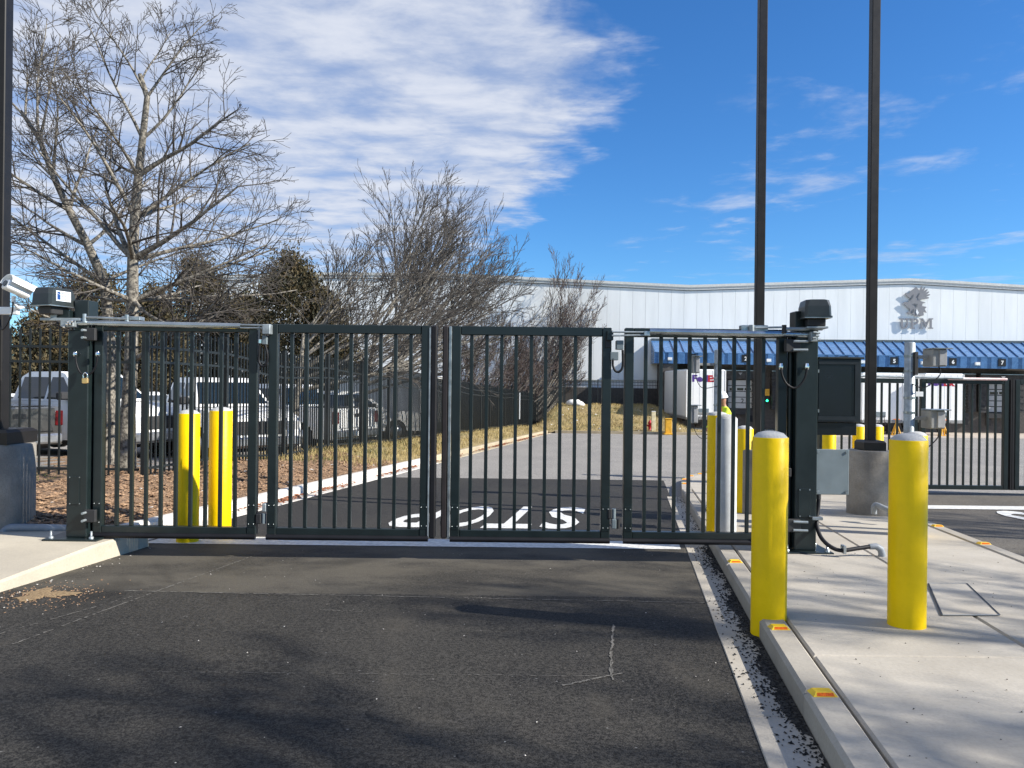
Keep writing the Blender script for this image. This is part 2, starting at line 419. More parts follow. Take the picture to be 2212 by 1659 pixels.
for a, b in zip(kc, kc[1:]):
    obj('kerb', rbox(MB(), .815, .980, a + .003, b - .003, -.25, IO + .004, .02), M['concrete_kerb'], isl, fix=False)
    obj('kerb', rbox(MB(), 3.50, 3.662, a + .003, b - .003, -.25, IO + .004, .02), M['concrete_kerb'], isl, fix=False)
for i in range(len(out) - 1):
    mb = MB(); q = [out[i], out[i + 1], inn[i + 1], inn[i]]
    mb.prism(q, lambda l, y, d: (LX(l, y), y, -S * y + d), -.25, IO + .004); obj('kerb', mb, M['concrete_kerb'], isl)
gut = tag(thing('gutter', None, None, (LX(.7, 8), 8, -S * 8)), kind='structure')
for a, b in zip(kc, kc[1:]):
    obj('gutter_slab', rbox(MB(), .56, .812, a + .003, b - .003, -.2, .007, .004), M['concrete'], gut, fix=False)
# --- left kerb with its gutter pan
lk = tag(thing('kerb_line', None, None, (LX(-5.4, 20), 20, -S * 20)), kind='structure')
y = 8.25; k = 0
while y < 48:
    m_ = M['concrete_new'] if y < 19 else M['concrete_old']
    e = min(y + 3.05, 48.3)
    obj('kerb_stone', rbox(MB(), -5.62, -5.45, y + .005, e - .005, -.2, .15, .03), m_, lk, fix=False)
    obj('gutter_slab', rbox(MB(), -5.445, -5.2, y + .004, e - .004, -.2, .006, .004), m_, lk, fix=False)
    y = e; k += 1
mb = MB()
for i in range(3):
    mb = MB(); xa, xb = 2.75 + i * 3.1, 2.75 + (i + 1) * 3.1 - .02
    ya, yb = 48.3 - i * .25, 48.3 - (i + 1) * .25
    vs = [(xa, ya, gz(0, ya) + o) for o in (-.2, .15)] + [(xb, yb, gz(0, yb) + o) for o in (-.2, .15)]
    vs += [(xa, ya + .2, gz(0, ya) + o) for o in (-.2, .15)] + [(xb, yb + .2, gz(0, yb) + o) for o in (-.2, .15)]
    mb.add(vs, [(0, 2, 3, 1), (1, 3, 7, 5), (4, 5, 7, 6), (0, 1, 5, 4), (2, 6, 7, 3)]); obj('kerb_stone', mb, M['concrete_old'], lk)
# --- pavement slab at the left gate post
mb = MB(); pv = [(-3.72, 7.9, .17), (-3.80, 7.05, .165), (-3.92, 5.9, .085), (-4.32, 1.2, .06)]
for (xa, ya, oa), (xb, yb, ob) in zip(pv, pv[1:]):
    za, zb_ = -S * ya, -S * yb
    mb.add([(xa - .02, ya, za + oa), (xb - .02, yb, zb_ + ob), (-16, yb, zb_ + ob), (-16, ya, za + oa)], [(0, 3, 2, 1)])
    mb.add([(xa, ya, za + oa - .02), (xb, yb, zb_ + ob - .02), (xb - .02, yb, zb_ + ob), (xa - .02, ya, za + oa)], [(0, 3, 2, 1)])
    mb.add([(xa + .01, ya, za - .1), (xb + .01, yb, zb_ - .1), (xb, yb, zb_ + ob - .02), (xa, ya, za + oa - .02)], [(0, 3, 2, 1)])
mb.add([(-3.72, 7.9, -S * 7.9 - .1), (-16, 7.9, -S * 7.9 - .1), (-16, 7.9, -S * 7.9 + .17), (-3.74, 7.9, -S * 7.9 + .17)], [(0, 1, 2, 3)])
structure('pavement', mb, M['concrete_warm'])
rng = random.Random(5)
# --- planted strip: a height field
def voff(L, Y):
    t = -5.62 - L
    hgt = .13 + .20 * min(1, max(0, t) / 1.2) - .06 * min(1, max(0, t - 1.5) / 1.0) - .10 * min(1, max(0, t - 2.6) / 1.2)
    hgt += .045 * math.sin(Y * 1.7 + L * 2.3) * min(1, t) + .035 * math.sin(Y * 3.9 - L * 4.1) * min(1, t)
    return hgt
def field(name, L0, L1, Y0, Y1, nL, nY, m, jit, cut=None):
    mb = MB(); vs = []
    r = random.Random(name)
    for j in range(nY + 1):
        Y = Y0 + (Y1 - Y0) * j / nY
        for i in range(nL + 1):
            L = L0 + (L1 - L0) * i / nL
            vs.append((LX(L, Y), Y, -S * Y + voff(L, Y) + (r.uniform(-jit, jit) if L < -5.7 else 0)))
    fs = [(j * (nL + 1) + i, j * (nL + 1) + i + 1, (j + 1) * (nL + 1) + i + 1, (j + 1) * (nL + 1) + i) for j in range(nY) for i in range(nL)]
    mb.add(vs, fs, True); structure(name, mb, m)
field('mulch_bed', -26, -5.60, 7.88, 18.6, 150, 100, M['mulch'], .028)
field('verge', -11.5, -5.60, 18.6, 50.5, 36, 120, M['grass_soil'], .02)
mb = MB(); mb.add([(-60, 7.88, -S * 7.88 + .12), (LX(-25.8, 7.88), 7.88, -S * 7.88 + .12), (LX(-9.3, 16.0), 16, -S * 16 + .12), (-60, 16, -S * 16 + .12)], [(0, 1, 2, 3)])
structure('lawn', mb, M['grass_soil'])
# --- grass bank in front of the warehouse wall
def boff(X, Y):
    a = min(1, max(0, (Y - 48.4) / 9.5)); a = a * a * (3 - 2 * a)
    b = min(1, max(0, (12.9 - X) / 2.6)); b = b * b * (3 - 2 * b)
    c = min(1, max(0, (X - (RD * Y - 7.4)) / 1.8)); c = c * c * (3 - 2 * c)
    return .12 + 1.72 * a * b * c + .05 * math.sin(X * 2.1 + Y * 1.3)
mb = MB(); vs = []; nx, ny = 44, 30
for j in range(ny + 1):
    for i in range(nx + 1):
        X = -9 + 21.9 * i / nx; Y = 48.35 + 15.4 * j / ny - .024 * max(0, X - 2.7)
        vs.append((X, Y, gz(X, Y) + boff(X, Y) + rng.uniform(-.04, .04)))
mb.add(vs, [(j * (nx + 1) + i, j * (nx + 1) + i + 1, (j + 1) * (nx + 1) + i + 1, (j + 1) * (nx + 1) + i) for j in range(ny) for i in range(nx)], True)
structure('grass_bank', mb, M['grass_soil'])
# --- painted markings
def STOP(name, xr, ya, yb, wid, lab, up=False):
    n = tag(thing(name, None, None, (xr - wid / 2, (ya + yb) / 2, gz(0, (ya + yb) / 2))), kind='structure')
    def fn(a, b, d):
        if up: Y = (ya + yb) / 2 + b; return (xr - wid / 2 + a + RD * (Y - yb), Y, -S * Y + .005 + d * .02)
        Y = (ya + yb) / 2 - b; return (xr - wid / 2 - a + RD * (Y - ya), Y, -S * Y + .005 + d * .02)
    ws = [.245, .245, .25, .24]; x = -wid / 2; gap = wid * .035
    for ch, cw in zip('STOP', (.2, .235, .225, .205)):
        cw *= wid
        def f2(a, b, d, c=x + cw / 2): return fn(a + c, b, d)
        text_obj('letter', ch, f2, cw, yb - ya, .02, M['paint_line'], n, .018)
        x += cw + gap
def line_sheet(name, pts, off=.005):
    mb = MB(); mb.add([(p[0], p[1], -S * p[1] + off) for p in pts], [tuple(range(len(pts)))]); return tag(obj(name, mb, M['paint_line'], fix=False), kind='structure')
gA = G(1252, 1142); gB = G(827, 1135)
STOP('road_lettering', gA.x - .05, 9.35, 11.45, gA.x - gB.x + .06, '')
line_sheet('stop_line', [(LX(-5.15, 8.06), 8.06), (LX(.5, 8.06), 8.06), (LX(.5, 8.52), 8.52), (LX(-5.15, 8.52), 8.52)])
g1 = G(2157, 1108)
STOP('road_lettering', g1.x + 2.36, 9.5, 11.6, 2.4, '', True)
line_sheet('stop_line', [(LX(3.75, 11.75), 11.75), (LX(13, 11.75), 11.75), (LX(13, 12.2), 12.2), (LX(3.75, 12.2), 12.2)])
# chalky scuffs and paving joints on the driveway
mb = MB(); r = random.Random(11)
def scuff(p, q, wd, n, keep=.9, off=.004):
    a, b = G(*p), G(*q); d = (b - a); nn = Vector((-d.y, d.x, 0)).normalized()
    px_ = [a + d * (i / n) + nn * r.uniform(-.006, .006) for i in range(n + 1)]
    for i in range(n):
        if r.random() > keep: continue
        w0, w1 = wd * r.uniform(.25, 1), wd * r.uniform(.25, 1)
        vs = []
        for P, ww in ((px_[i], w0), (px_[i + 1], w1)):
            for s_ in (-1, 1):
                Q = P + nn * ww * s_; vs.append((Q.x, Q.y, -S * Q.y + off))
        mb.add(vs, [(0, 2, 3, 1)])
scuff((1325, 1350), (1317, 1468), .011, 40, .85); scuff((1215, 1482), (1345, 1455), .010, 34, .9); scuff((1319, 1400), (1322, 1470), .008, 20, .8)
scuff((270, 1277), (1520, 1303), .010, 150, .8); scuff((330, 1452), (1330, 1462), .004, 150, .55); scuff((20, 1395), (572, 1192), .010, 120, .7)
scuff((0, 1370), (300, 1285), .008, 60, .5); scuff((690, 1318), (782, 1322), .006, 20, .8)
tag(obj('chalk_marks', mb, mat('chalk', (.115, .108, .095), .9, var=.25, vscale=30), fix=False), kind='structure')

# ================================================================== GATES
GY = 7.4
def gx(px, Y=GY, py=930): return W(px, py, Y).x
ZT, ZB = 2.0, -.028
bar_mesh = {}
def gate_leaf(label, xs, bars, Y=GY, zt=ZT, zb=ZB, stile=.085, group='gate leaves of the entrance gate', rubber=None, tube=True, cat='gate leaf'):
    """xs = outer X of the two stiles; bars = X of the bar centres"""
    x0, x1 = xs; c = Vector(((x0 + x1) / 2, Y, zb)); rt = thing('gate_leaf', label, cat, c, group)
    for xa in (x0, x1 - stile):
        obj('stile', MB().box(xa, xa + stile, Y - .04, Y + .04, zb, zt, .006), M['gate_paint'], rt)
    for za, zc, nm in ((zt - .085, zt, 'top_rail'), (zb, zb + .075, 'bottom_rail')):
        obj(nm, MB().box(x0 + stile + .001, x1 - stile - .001, Y - .037, Y + .037, za, zc, .006), M['gate_paint'], rt)
    hgt = zt - zb - .16 - .002
    key = round(hgt, 3)
    if key not in bar_mesh:
        mb = MB().box(-.0165, .0165, -.0165, .0165, 0, hgt, .003); me = mb.mesh('bar'); fixn(me); me.materials.append(M['gate_paint']); bar_mesh[key] = me
    for bx in bars:
        o = bpy.data.objects.new('bar', bar_mesh[key]); COL.objects.link(o); o.parent = rt
        o.location = Vector((bx, Y, zb + .076)) - c
    if tube:
        obj('safety_edge', MB().tube([(x0 + .0, Y - .045, zb - .012), (x1 - .0, Y - .045, zb - .012)], .027, 12), M['rubber'], rt)
    if 'bolt' not in bar_mesh:
        mb = MB().lathe([(.0065, 0), (.0065, .003), (.003, .006)], 8); me = mb.mesh('bolt'); fixn(me); me.materials.append(M['galv']); bar_mesh['bolt'] = me
        mb = MB().box(-.034, .034, -.003, 0, 0, .24, .002); me = mb.mesh('cover_plate'); fixn(me); me.materials.append(M['gate_paint']); bar_mesh['plate'] = me
    if tube:
        for xa in (x0 + stile / 2, x1 - stile / 2):
            pl_ = bpy.data.objects.new('cover_plate', bar_mesh['plate']); COL.objects.link(pl_); pl_.parent = rt; pl_.location = Vector((xa, Y - .0405, zb + .08)) - c
            for dx in (-.024, .024):
                for dz in (.03, .21):
                    o = bpy.data.objects.new('bolt', bar_mesh['bolt']); COL.objects.link(o); o.parent = pl_
                    o.location = (dx, -.0035, dz); o.rotation_euler = (R(90), 0, 0)
    return rt
def pxs(l): return [gx(p) for p in l]
leaf_a = gate_leaf('dark green gate leaf hinged to the tall post beside the mulch bed', (gx(206), gx(557)), pxs([254, 286, 317, 349, 381, 413, 445, 477, 509]))
leaf_b = gate_leaf('dark green gate leaf with a plain black closing edge, standing behind the upside-down letter P', (gx(581), gx(928)), pxs([629, 661, 693, 725, 757, 789, 821, 853, 886]))
leaf_c = gate_leaf('dark green gate leaf with a bright metal strip down its closing edge', (gx(975), gx(1318)), pxs([1017, 1050, 1082, 1113, 1146, 1177, 1209, 1241, 1273]))
leaf_d = gate_leaf('dark green gate leaf in front of the grey bollard, next to the control cabinet post', (gx(1347), gx(1696)), pxs([1393, 1426, 1457, 1488, 1521, 1553, 1584, 1615, 1647]))
# closing edges in the middle
obj('closing_edge', MB().box(gx(930), gx(943), GY - .05, GY + .05, ZB - .01, ZT + .003, .012), M['rubber'], leaf_b)
obj('edge_strip', MB().box(gx(926.5), gx(929.5), GY - .046, GY - .041, ZB + .0, ZT - .02), M['galv_dull'], leaf_b)
obj('closing_edge', MB().box(gx(955), gx(968), GY - .05, GY + .05, ZB - .01, ZT + .003, .012), mat('rubber_brown', (.022, .016, .015), .5), leaf_c)
obj('edge_strip', MB().box(gx(968.6), gx(974.6), GY - .052, GY - .03, ZB - .01, ZT - .005, .004), M['galv'], leaf_c)
# hinge blocks between the folding leaves
def hinge(parent, px0, py0, px1, py1, mats):
    a, b = W(px0, py0, GY - .05), W(px1, py1, GY - .05)
    mid = (a.x + b.x) / 2
    t = obj('hinge', MB().box(a.x, mid, GY - .05, GY + .03, b.z, a.z, .006), mats[0], parent)
    obj('hinge_pin', MB().tube([(mid + .02, GY - .02, b.z), (mid + .02, GY - .02, a.z)], .02, 12), mats[1], t)
hinge(leaf_a, 552, 1110, 574, 1132, (M['plastic_dark'], M['box_grey'])); hinge(leaf_b, 566, 1088, 582, 1106, (M['galv_dull'], M['galv_dull']))
hinge(leaf_c, 1314, 1100, 1330, 1121, (M['plastic_dark'], M['box_grey'])); hinge(leaf_d, 1322, 1122, 1341, 1143, (M['box_grey'], M['plastic_dark']))
def ctube(name, pts, rad, m, parent=None, n=10, res=6, label=None, cat=None):
    """smooth cable through points"""
    P = [Vector(p) for p in pts]; q = []
    for i in range(len(P) - 1):
        p0, p1, p2, p3 = P[max(i - 1, 0)], P[i], P[i + 1], P[min(i + 2, len(P) - 1)]
        for k in range(res):
            t = k / res
            q.append(.5 * ((2 * p1) + (p2 - p0) * t + (2 * p0 - 5 * p1 + 4 * p2 - p3) * t * t + (3 * p1 - p0 - 3 * p2 + p3) * t ** 3))
    q.append(P[-1])
    o = obj(name, MB().tube(q, rad, n), m, parent)
    if label: tag(o, label, cat)
    return o
def pw(l, Y): return [W(x, y, Y) for x, y in l]
def pbox(px0, py0, px1, py1, Y0, Y1, bev=.004):
    a, b = W(px0, py0, Y0), W(px1, py1, Y0); return MB().box(a.x, b.x, Y0, Y1, b.z, a.z, bev)
# flexible cables and junction boxes at the folds
obj('junction_box', pbox(1308, 727, 1321, 751, GY - .06, GY + .02), M['plastic_dark'], leaf_d)
obj('junction_box', pbox(1332, 735, 1347, 755, GY - .07, GY + .02), M['box_grey'], leaf_d)
obj('junction_box', pbox(1319, 760, 1336, 778, GY - .07, GY + .02), M['box_grey'], leaf_c)
ctube('flexible_cable', pw([(1324, 774), (1324, 790), (1330, 802), (1339, 802), (1345, 790), (1345, 756)], GY - .06), .011, M['rubber'], leaf_d)
obj('junction_box', pbox(566, 724, 576, 744, GY - .07, GY + .02), M['box_grey'], leaf_b)
ctube('flexible_cable', pw([(561, 738), (560, 760), (559, 780), (566, 791), (574, 788), (578, 770), (573, 745)], GY - .06), .011, M['rubber'], leaf_a)
obj('cable_clip', pbox(558, 733, 564, 742, GY - .08, GY - .04, .004), M['chrome'], leaf_a)
# tie rods that fold the leaves
obj('tie_rod', MB().tube([W(157, 697, GY - .1), W(520, 704.5, GY - .1)], .027, 16), M['steel_tube'], leaf_a)
obj('tie_rod_fork', MB().tube([W(518, 702, GY - .1), W(575, 703, GY - .1)], .009, 8).tube([W(518, 708, GY - .1), W(575, 709, GY - .1)], .009, 8), M['galv'], leaf_a)
obj('rod_bracket', pbox(566, 700, 583, 722, GY - .12, GY - .03, .006), M['galv_dull'], leaf_b)
obj('tie_rod', MB().tube([W(1403, 716, GY - .1), W(1668, 721.5, GY - .1)], .029, 16), M['steel_tube'], leaf_d)
obj('tie_rod', MB().tube([W(1668, 721.5, GY - .1), W(1752, 723.5, GY - .1)], .029, 16), M['steel_tube'], leaf_d)
obj('tie_rod_fork', MB().tube([W(1322, 717, GY - .1), W(1400, 718, GY - .1)], .009, 8).tube([W(1322, 725, GY - .1), W(1400, 724, GY - .1)], .009, 8), M['galv_dull'], leaf_d)
obj('rod_end', pbox(1392, 715, 1405, 726, GY - .12, GY - .08, .006), M['galv'], leaf_d)
obj('rod_bracket', pbox(1312, 714, 1325, 735, GY - .09, GY - .0, .004), M['gate_paint'], leaf_c)

# ------------------------------------------------------------------ gate posts with operators
def gate_post(label, pxc, side, off):
    """side = +1: the leaf hangs on its +X side"""
    x0 = gx(pxc[0], 7.3, 930); x1 = gx(pxc[1], 7.3, 930); zb = -S * 7.4 + off
    rt = thing('gate_post', label, 'gate post', ((x0 + x1) / 2, 7.4, zb), 'posts of the entrance gate')
    return rt, x0, x1, zb
# left
rt, x0, x1, zb = gate_post('tall dark gate post on the pale pavement with padlocked cable loop', (144.5, 189), 1, .17)
ztl = W(150, 713, 7.3).z
obj('column', MB().box(x0, x1, 7.3, 7.5, zb + .02, ztl, .008), M['gate_paint'], rt)
obj('column_head', MB().box(gx(160, 7.36, 680), gx(191, 7.36, 680), 7.36, 7.54, ztl - .15, W(180, 648, 7.36).z, .006), M['gate_paint'], rt)
obj('base_plate', MB().box(x0 - .17, x1 + .15, 7.2, 7.62, zb, zb + .02, .004), M['gate_paint'], rt)
for dx, dy in ((-.11, 7.25), (.27, 7.25), (-.11, 7.56), (.27, 7.56)):
    obj('anchor_bolt', MB().lathe([(.022, 0), (.022, .018), (.01, .02), (.01, .07)], 8, (x0 + dx, dy, zb + .02)), M['galv_dull'], rt)
pt = obj('access_plate', pbox(149, 1029, 171, 1090, 7.293, 7.3, .003), M['gate_paint'], rt)
for p in ((151, 1031), (172, 1031), (151, 1088), (172, 1088)):
    q = W(*p, 7.292); obj('screw', MB().tube([q, q + Vector((0, -.004, 0))], .006, 8), M['galv'], pt)
obj('hinge_shaft', MB().tube([(gx(197), GY, zb + .05), (gx(197), GY, 1.98)], .026, 14), M['gate_paint'], rt)
for py in (1115, 722):
    q = W(186, py, 7.27); h_ = obj('hinge_bracket', MB().box(q.x - .02, q.x + .09, 7.26, 7.3, q.z - .06, q.z + .06, .006), M['plastic_dark'], rt)
    for dz in (-.035, .035): obj('bolt', MB().tube([(q.x + .0, 7.26, q.z + dz), (q.x + .0, 7.2, q.z + dz)], .012, 8), M['galv_dull'], h_)
lp = [(163, 767), (165, 785), (172, 803), (184, 811), (197, 806), (207, 790), (211, 767)]
lock_cable = ctube('cable_loop', [W(x, y, 7.22 + .0) for x, y in lp], .009, M['rubber'], rt)
for p in ((163, 765), (211, 765)):
    q = W(*p, 7.27); obj('cable_gland', MB().lathe([(.018, -.02), (.022, 0), (.016, .02)], 10, q), M['chrome'], rt)
q = W(184.5, 820, 7.215)
pk = thing('padlock', 'small brass padlock hanging on the cable loop of the gate post', 'padlock', q)
obj('lock_body', MB().box(q.x - .028, q.x + .028, 7.2, 7.23, q.z - .035, q.z + .015, .006), M['brass'], pk)
ctube('shackle', [q + Vector(p) for p in ((-.019, 0, .01), (-.019, 0, .045), (0, 0, .066), (.019, 0, .045), (.019, 0, .01))], .006, M['chrome'], pk)

def hood(mb, c, ang, wd, dp, ht):
    """tapered cover: bottom flange, sloping sides, chamfered top"""
    ca, sa = math.cos(ang), math.sin(ang)
    def ring(hw, hd, z, ch): 
        pts = [(-hw + ch, -hd), (hw - ch, -hd), (hw, -hd + ch), (hw, hd - ch), (hw - ch, hd), (-hw + ch, hd), (-hw, hd - ch), (-hw, -hd + ch)]
        return [(c[0] + a * ca - b * sa, c[1] + a * sa + b * ca, c[2] + z) for a, b in pts]
    prof = [(1.06, 0, .012), (1.06, .05, .012), (1.0, .06, .02), (.97, .62, .022), (.88, .96, .03), (.80, 1.0, .04)]
    vs = []
    for k, z, ch in prof: vs += ring(wd / 2 * k, dp / 2 * k, ht * z, ch)
    n = 8; fs = [tuple(reversed(range(8))), tuple(range(len(vs) - 8, len(vs)))]
    for i in range(len(prof) - 1):
        fs += [(i * n + k, i * n + (k + 1) % n, (i + 1) * n + (k + 1) % n, (i + 1) * n + k) for k in range(n)]
    return mb.add(vs, fs)
def operator(label, c, ang, lab_face):
    rt = thing('gate_operator', label, 'gate operator', c, 'drive boxes on the gate posts')
    obj('cover', hood(MB(), (c.x, c.y, c.z), ang, .30, .24, .165), M['operator_paint'], rt)
    obj('tray', MB().box(-.155, .155, -.125, .125, -.012, 0, .003, Matrix.Translation(c) @ Matrix.Rotation(ang, 4, 'Z')), M['galv'], rt)
    obj('gearbox', MB().box(-.10, .10, -.08, .08, -.085, -.013, .008, Matrix.Translation(c) @ Matrix.Rotation(ang, 4, 'Z')), M['plastic_dark'], rt)
    obj('drive_shaft', MB().tube([c + Vector((0, 0, -.12)), c + Vector((0, 0, -.08))], .03, 12), M['galv_dull'], rt)
    return rt
AO = R(72)
oc = W(117, 661, 7.3)
op1 = operator('dark drive box with a white and blue company label on its side', oc, AO, 1)
# the company label on the front right face
ca, sa = math.cos(AO), math.sin(AO)
def labf(a, b, d):      # on the -y face of the hood
    ly = -(.1178 - .0225 * (b + .05) + .0028 + d); lx = a
    return (oc.x + lx * ca - ly * sa, oc.y + lx * sa + ly * ca, oc.z + .085 + b)
mb = MB(); mb.add([labf(-.085, -.045, .001), labf(.075, -.045, .001), labf(.075, .05, .001), labf(-.085, .05, .001)], [(0, 1, 2, 3)])
lb = obj('company_label', mb, M['label_white'], op1, fix=False)
mb = MB(); mb.add([labf(-.074, -.034, .0022), labf(-.038, -.034, .0022), labf(-.038, .012, .0022), labf(-.074, .026, .0022)], [(0, 1, 2, 3)])
mb.add([labf(-.074, .030, .0022), labf(-.038, .016, .0022), labf(-.038, .040, .0022), labf(-.074, .040, .0022)], [(0, 1, 2, 3)])
obj('logo', mb, M['label_blue'], lb, fix=False)
for tx, zc, wd in (('PERIMETER', .026, .090), ('PROTECTION', .002, .098), ('GROUP', -.022, .052)):
    text_obj('lettering', tx, lambda a, b, d, zc=zc, wd=wd: labf(-.028 + wd / 2 + a, zc + b, .0022 + d), wd, .013, .0005, M['label_blue'], lb)
# arm linkage of the left operator
obj('crank_arm', MB().box(W(96, 0, 7.28).x, W(184, 0, 7.28).x, 7.26, 7.30, W(140, 693, 7.28).z, W(140, 687, 7.28).z, .004), M['galv_dull'], op1)
obj('connecting_rod', MB().tube([W(182, 685, 7.27), W(275, 689, 7.3)], .012, 10), M['galv'], op1)
obj('pivot', MB().tube([W(182.5, 697, 7.27), W(182.5, 678, 7.27)], .018, 10), M['galv'], op1)
obj('arm_bracket', pbox(262, 683, 302, 692, 7.33, 7.43, .004), M['galv'], op1)
obj('pivot', MB().tube([W(274, 699, 7.31), W(274, 680, 7.31)], .02, 10), M['galv'], op1)
bk = obj('rod_bracket', pbox(130, 692, 158, 706, 7.22, 7.32, .005), M['galv_dull'], op1)
for p in ((146, 695), (150, 699), (143, 700), (137, 706), (155, 694)):
    q = W(*p, 7.2); obj('bolt', MB().tube([q, q + Vector((.02, .0, .0))], .013, 8), M['chrome'], bk)
obj('support_arm', MB().box(W(135, 0, 7.4).x, W(170, 0, 7.4).x, 7.3, 7.45, W(150, 690, 7.4).z, W(150, 672, 7.4).z, .004), M['gate_paint'], op1)
# right
rt, x0, x1, zb = gate_post('tall dark gate post standing on the concrete island, cabinet on its side', (1719, 1766), -1, .126)
ztr = W(1740, 712, 7.3).z
obj('column', MB().box(x0, x1, 7.3, 7.5, zb + .02, ztr, .008), M['gate_paint'], rt)
obj('column_head', MB().box(x0, gx(1745, 7.36, 680), 7.34, 7.5, ztr, W(1725, 672, 7.34).z, .006), M['gate_paint'], rt)
obj('base_plate', MB().box(x0 - .13, x1 + .13, 7.2, 7.62, zb, zb + .02, .004), M['gate_paint'], rt)
for dx, dy in ((-.09, 7.25), (.29, 7.25), (-.09, 7.56), (.29, 7.56)):
    obj('anchor_bolt', MB().lathe([(.024, 0), (.024, .02), (.011, .022), (.011, .065)], 8, (x0 + dx, dy, zb + .02)), M['galv'], rt)
pt = obj('access_plate', pbox(1725, 1055, 1751, 1118, 7.293, 7.3, .003), M['gate_paint'], rt)
for p in ((1728, 1058), (1749, 1058), (1728, 1115), (1749, 1115)):
    q = W(*p, 7.292); obj('screw', MB().tube([q, q + Vector((0, -.004, 0))], .007, 8), M['galv'], pt)
obj('hinge_shaft', MB().tube([(gx(1705), GY, zb + .03), (gx(1705), GY, 1.98)], .026, 14), M['gate_paint'], rt)
for py in (1135, 747):
    q = W(1716, py, 7.27)
    h_ = obj('hinge_bracket', MB().box(q.x - .09, q.x + .05, 7.24, 7.3, q.z - .06, q.z + .06, .006), M['plastic_dark'], rt)
    for dz in (-.04, .04): obj('bolt', MB().tube([(q.x - .02, 7.24, q.z + dz), (q.x + .11, 7.22, q.z + dz)], .012, 8), M['galv_dull'], h_)
ctube('cable_loop', [W(x, y, 7.2) for x, y in ((1687, 795), (1690, 812), (1699, 829), (1714, 838), (1728, 832), (1739, 815), (1743, 795))], .010, M['rubber'], rt)
for p in ((1687, 792), (1743, 792)):
    q = W(*p, 7.27); obj('cable_gland', MB().lathe([(.018, -.03), (.024, 0), (.016, .03)], 10, q), M['chrome'], rt)
q = W(1699, 1020, 7.3); obj('lock_catch', MB().box(q.x - .04, q.x + .05, 7.3, 7.45, q.z - .05, q.z + .04, .01), M['plastic_dark'], rt)
oc2 = W(1759, 687, 7.3)
op2 = operator('dark drive box without a label on its front, above the control cabinet', oc2, R(-97), 0)
obj('crank_arm', MB().tube([W(1693, 711, 7.27), W(1776, 710, 7.27)], .018, 10), M['galv_dull'], op2)
obj('connecting_rod', MB().tube([W(1632, 708, 7.3), W(1693, 707, 7.27)], .010, 10), M['galv_dull'], op2)
obj('pivot', MB().tube([W(1694, 720, 7.27), W(1694, 702, 7.27)], .022, 10), M['plastic_dark'], op2)
obj('arm_bracket', pbox(1602, 702, 1659, 716, 7.34, 7.43, .004), M['galv'], op2)
obj('pivot', MB().tube([W(1624, 722, 7.31), W(1624, 702, 7.31)], .024, 10), M['galv_dull'], op2)
bk = obj('rod_bracket', pbox(1752, 716, 1766, 738, 7.22, 7.3, .005), M['galv_dull'], op2)
for p in ((1757, 718), (1762, 725), (1755, 730), (1764, 719), (1766, 734)):
    q = W(*p, 7.2); obj('bolt', MB().tube([q, q + Vector((.03, .0, .0))], .011, 8), M['galv_dull'], bk)
obj('mounting_plate', MB().box(-.12, .11, -.09, .1, -.105, -.086, .003, Matrix.Translation(oc2) @ Matrix.Rotation(R(-97), 4, 'Z')), M['galv_dull'], op2)

# ------------------------------------------------------------------ control cabinet and junction box
a, b = W(1766.5, 772, 7.36), W(1859, 941, 7.36)
rt = thing('control_cabinet', 'wide dark control cabinet with recessed door beside the gate post', 'control cabinet', ((a.x + b.x) / 2, 7.45, b.z))
zl = W(1800, 912, 7.36).z; zt_ = W(1800, 775, 7.36).z
obj('housing', MB().box(a.x, b.x, 7.36, 7.54, zl, zt_, .005), M['cabinet_paint'], rt)
obj('rain_roof', MB().box(a.x, b.x + .02, 7.33, 7.56, zt_, zt_ + .018, .006), M['operator_paint'], rt)
dr = obj('door_frame', MB().box(a.x + .005, b.x - .04, 7.345, 7.359, W(1800, 787, 7.36).z, W(1800, 781, 7.36).z).box(a.x + .005, b.x - .06, 7.345, 7.359, W(1800, 908, 7.36).z, W(1800, 899, 7.36).z).box(b.x - .065, b.x - .03, 7.345, 7.359, W(1800, 898.5, 7.36).z, W(1800, 787.5, 7.36).z), M['cabinet_paint'], rt)
obj('door_panel', MB().box(a.x + .012, b.x - .069, 7.354, 7.359, W(1800, 898, 7.36).z, W(1800, 788, 7.36).z), M['cabinet_face'], rt)
obj('lower_box', MB().box(a.x, b.x - .03, 7.38, 7.52, b.z, zl - .004, .004), M['cabinet_face'], rt)
for p in ((1767.5, 798), (1767.5, 884)):
    q = W(*p, 7.35); obj('hinge_knuckle', MB().tube([q, q + Vector((0, 0, -.03))], .009, 8), M['galv'], rt)
a, b = W(1761, 970, 7.36), W(1833, 1069, 7.36)
rt = thing('junction_box', 'plain grey screw-lid box on the gate post below the cabinet', 'junction box', ((a.x + b.x) / 2, 7.42, b.z))
obj('body', MB().box(a.x + .01, b.x - .01, 7.37, 7.46, b.z + .01, a.z - .01, .006), M['box_grey'], rt)
obj('lid', MB().box(a.x, b.x, 7.355, 7.369, b.z, a.z, .005), M['box_grey'], rt)
for dx, dz in ((.025, .03), (.30, .03), (.025, .41), (.30, .41)):
    q = Vector((a.x + dx, 7.35, b.z + dz)); obj('screw', MB().tube([q, q + Vector((0, -.006, 0))], .014, 10), M['galv'], rt)
cb = ctube('supply_cable', [W(1769, 1070, 7.38), W(1767, 1100, 7.36), W(1764, 1130, 7.3), W(1772, 1158, 7.2), W(1790, 1178, 7.12), W(1815, 1189, 7.08), W(1850, 1185, 7.1), W(1884, 1180, 7.13)], .019, M['rubber'], None, 12, 8, 'thick black cable curving from the grey box down to the island', 'cable')
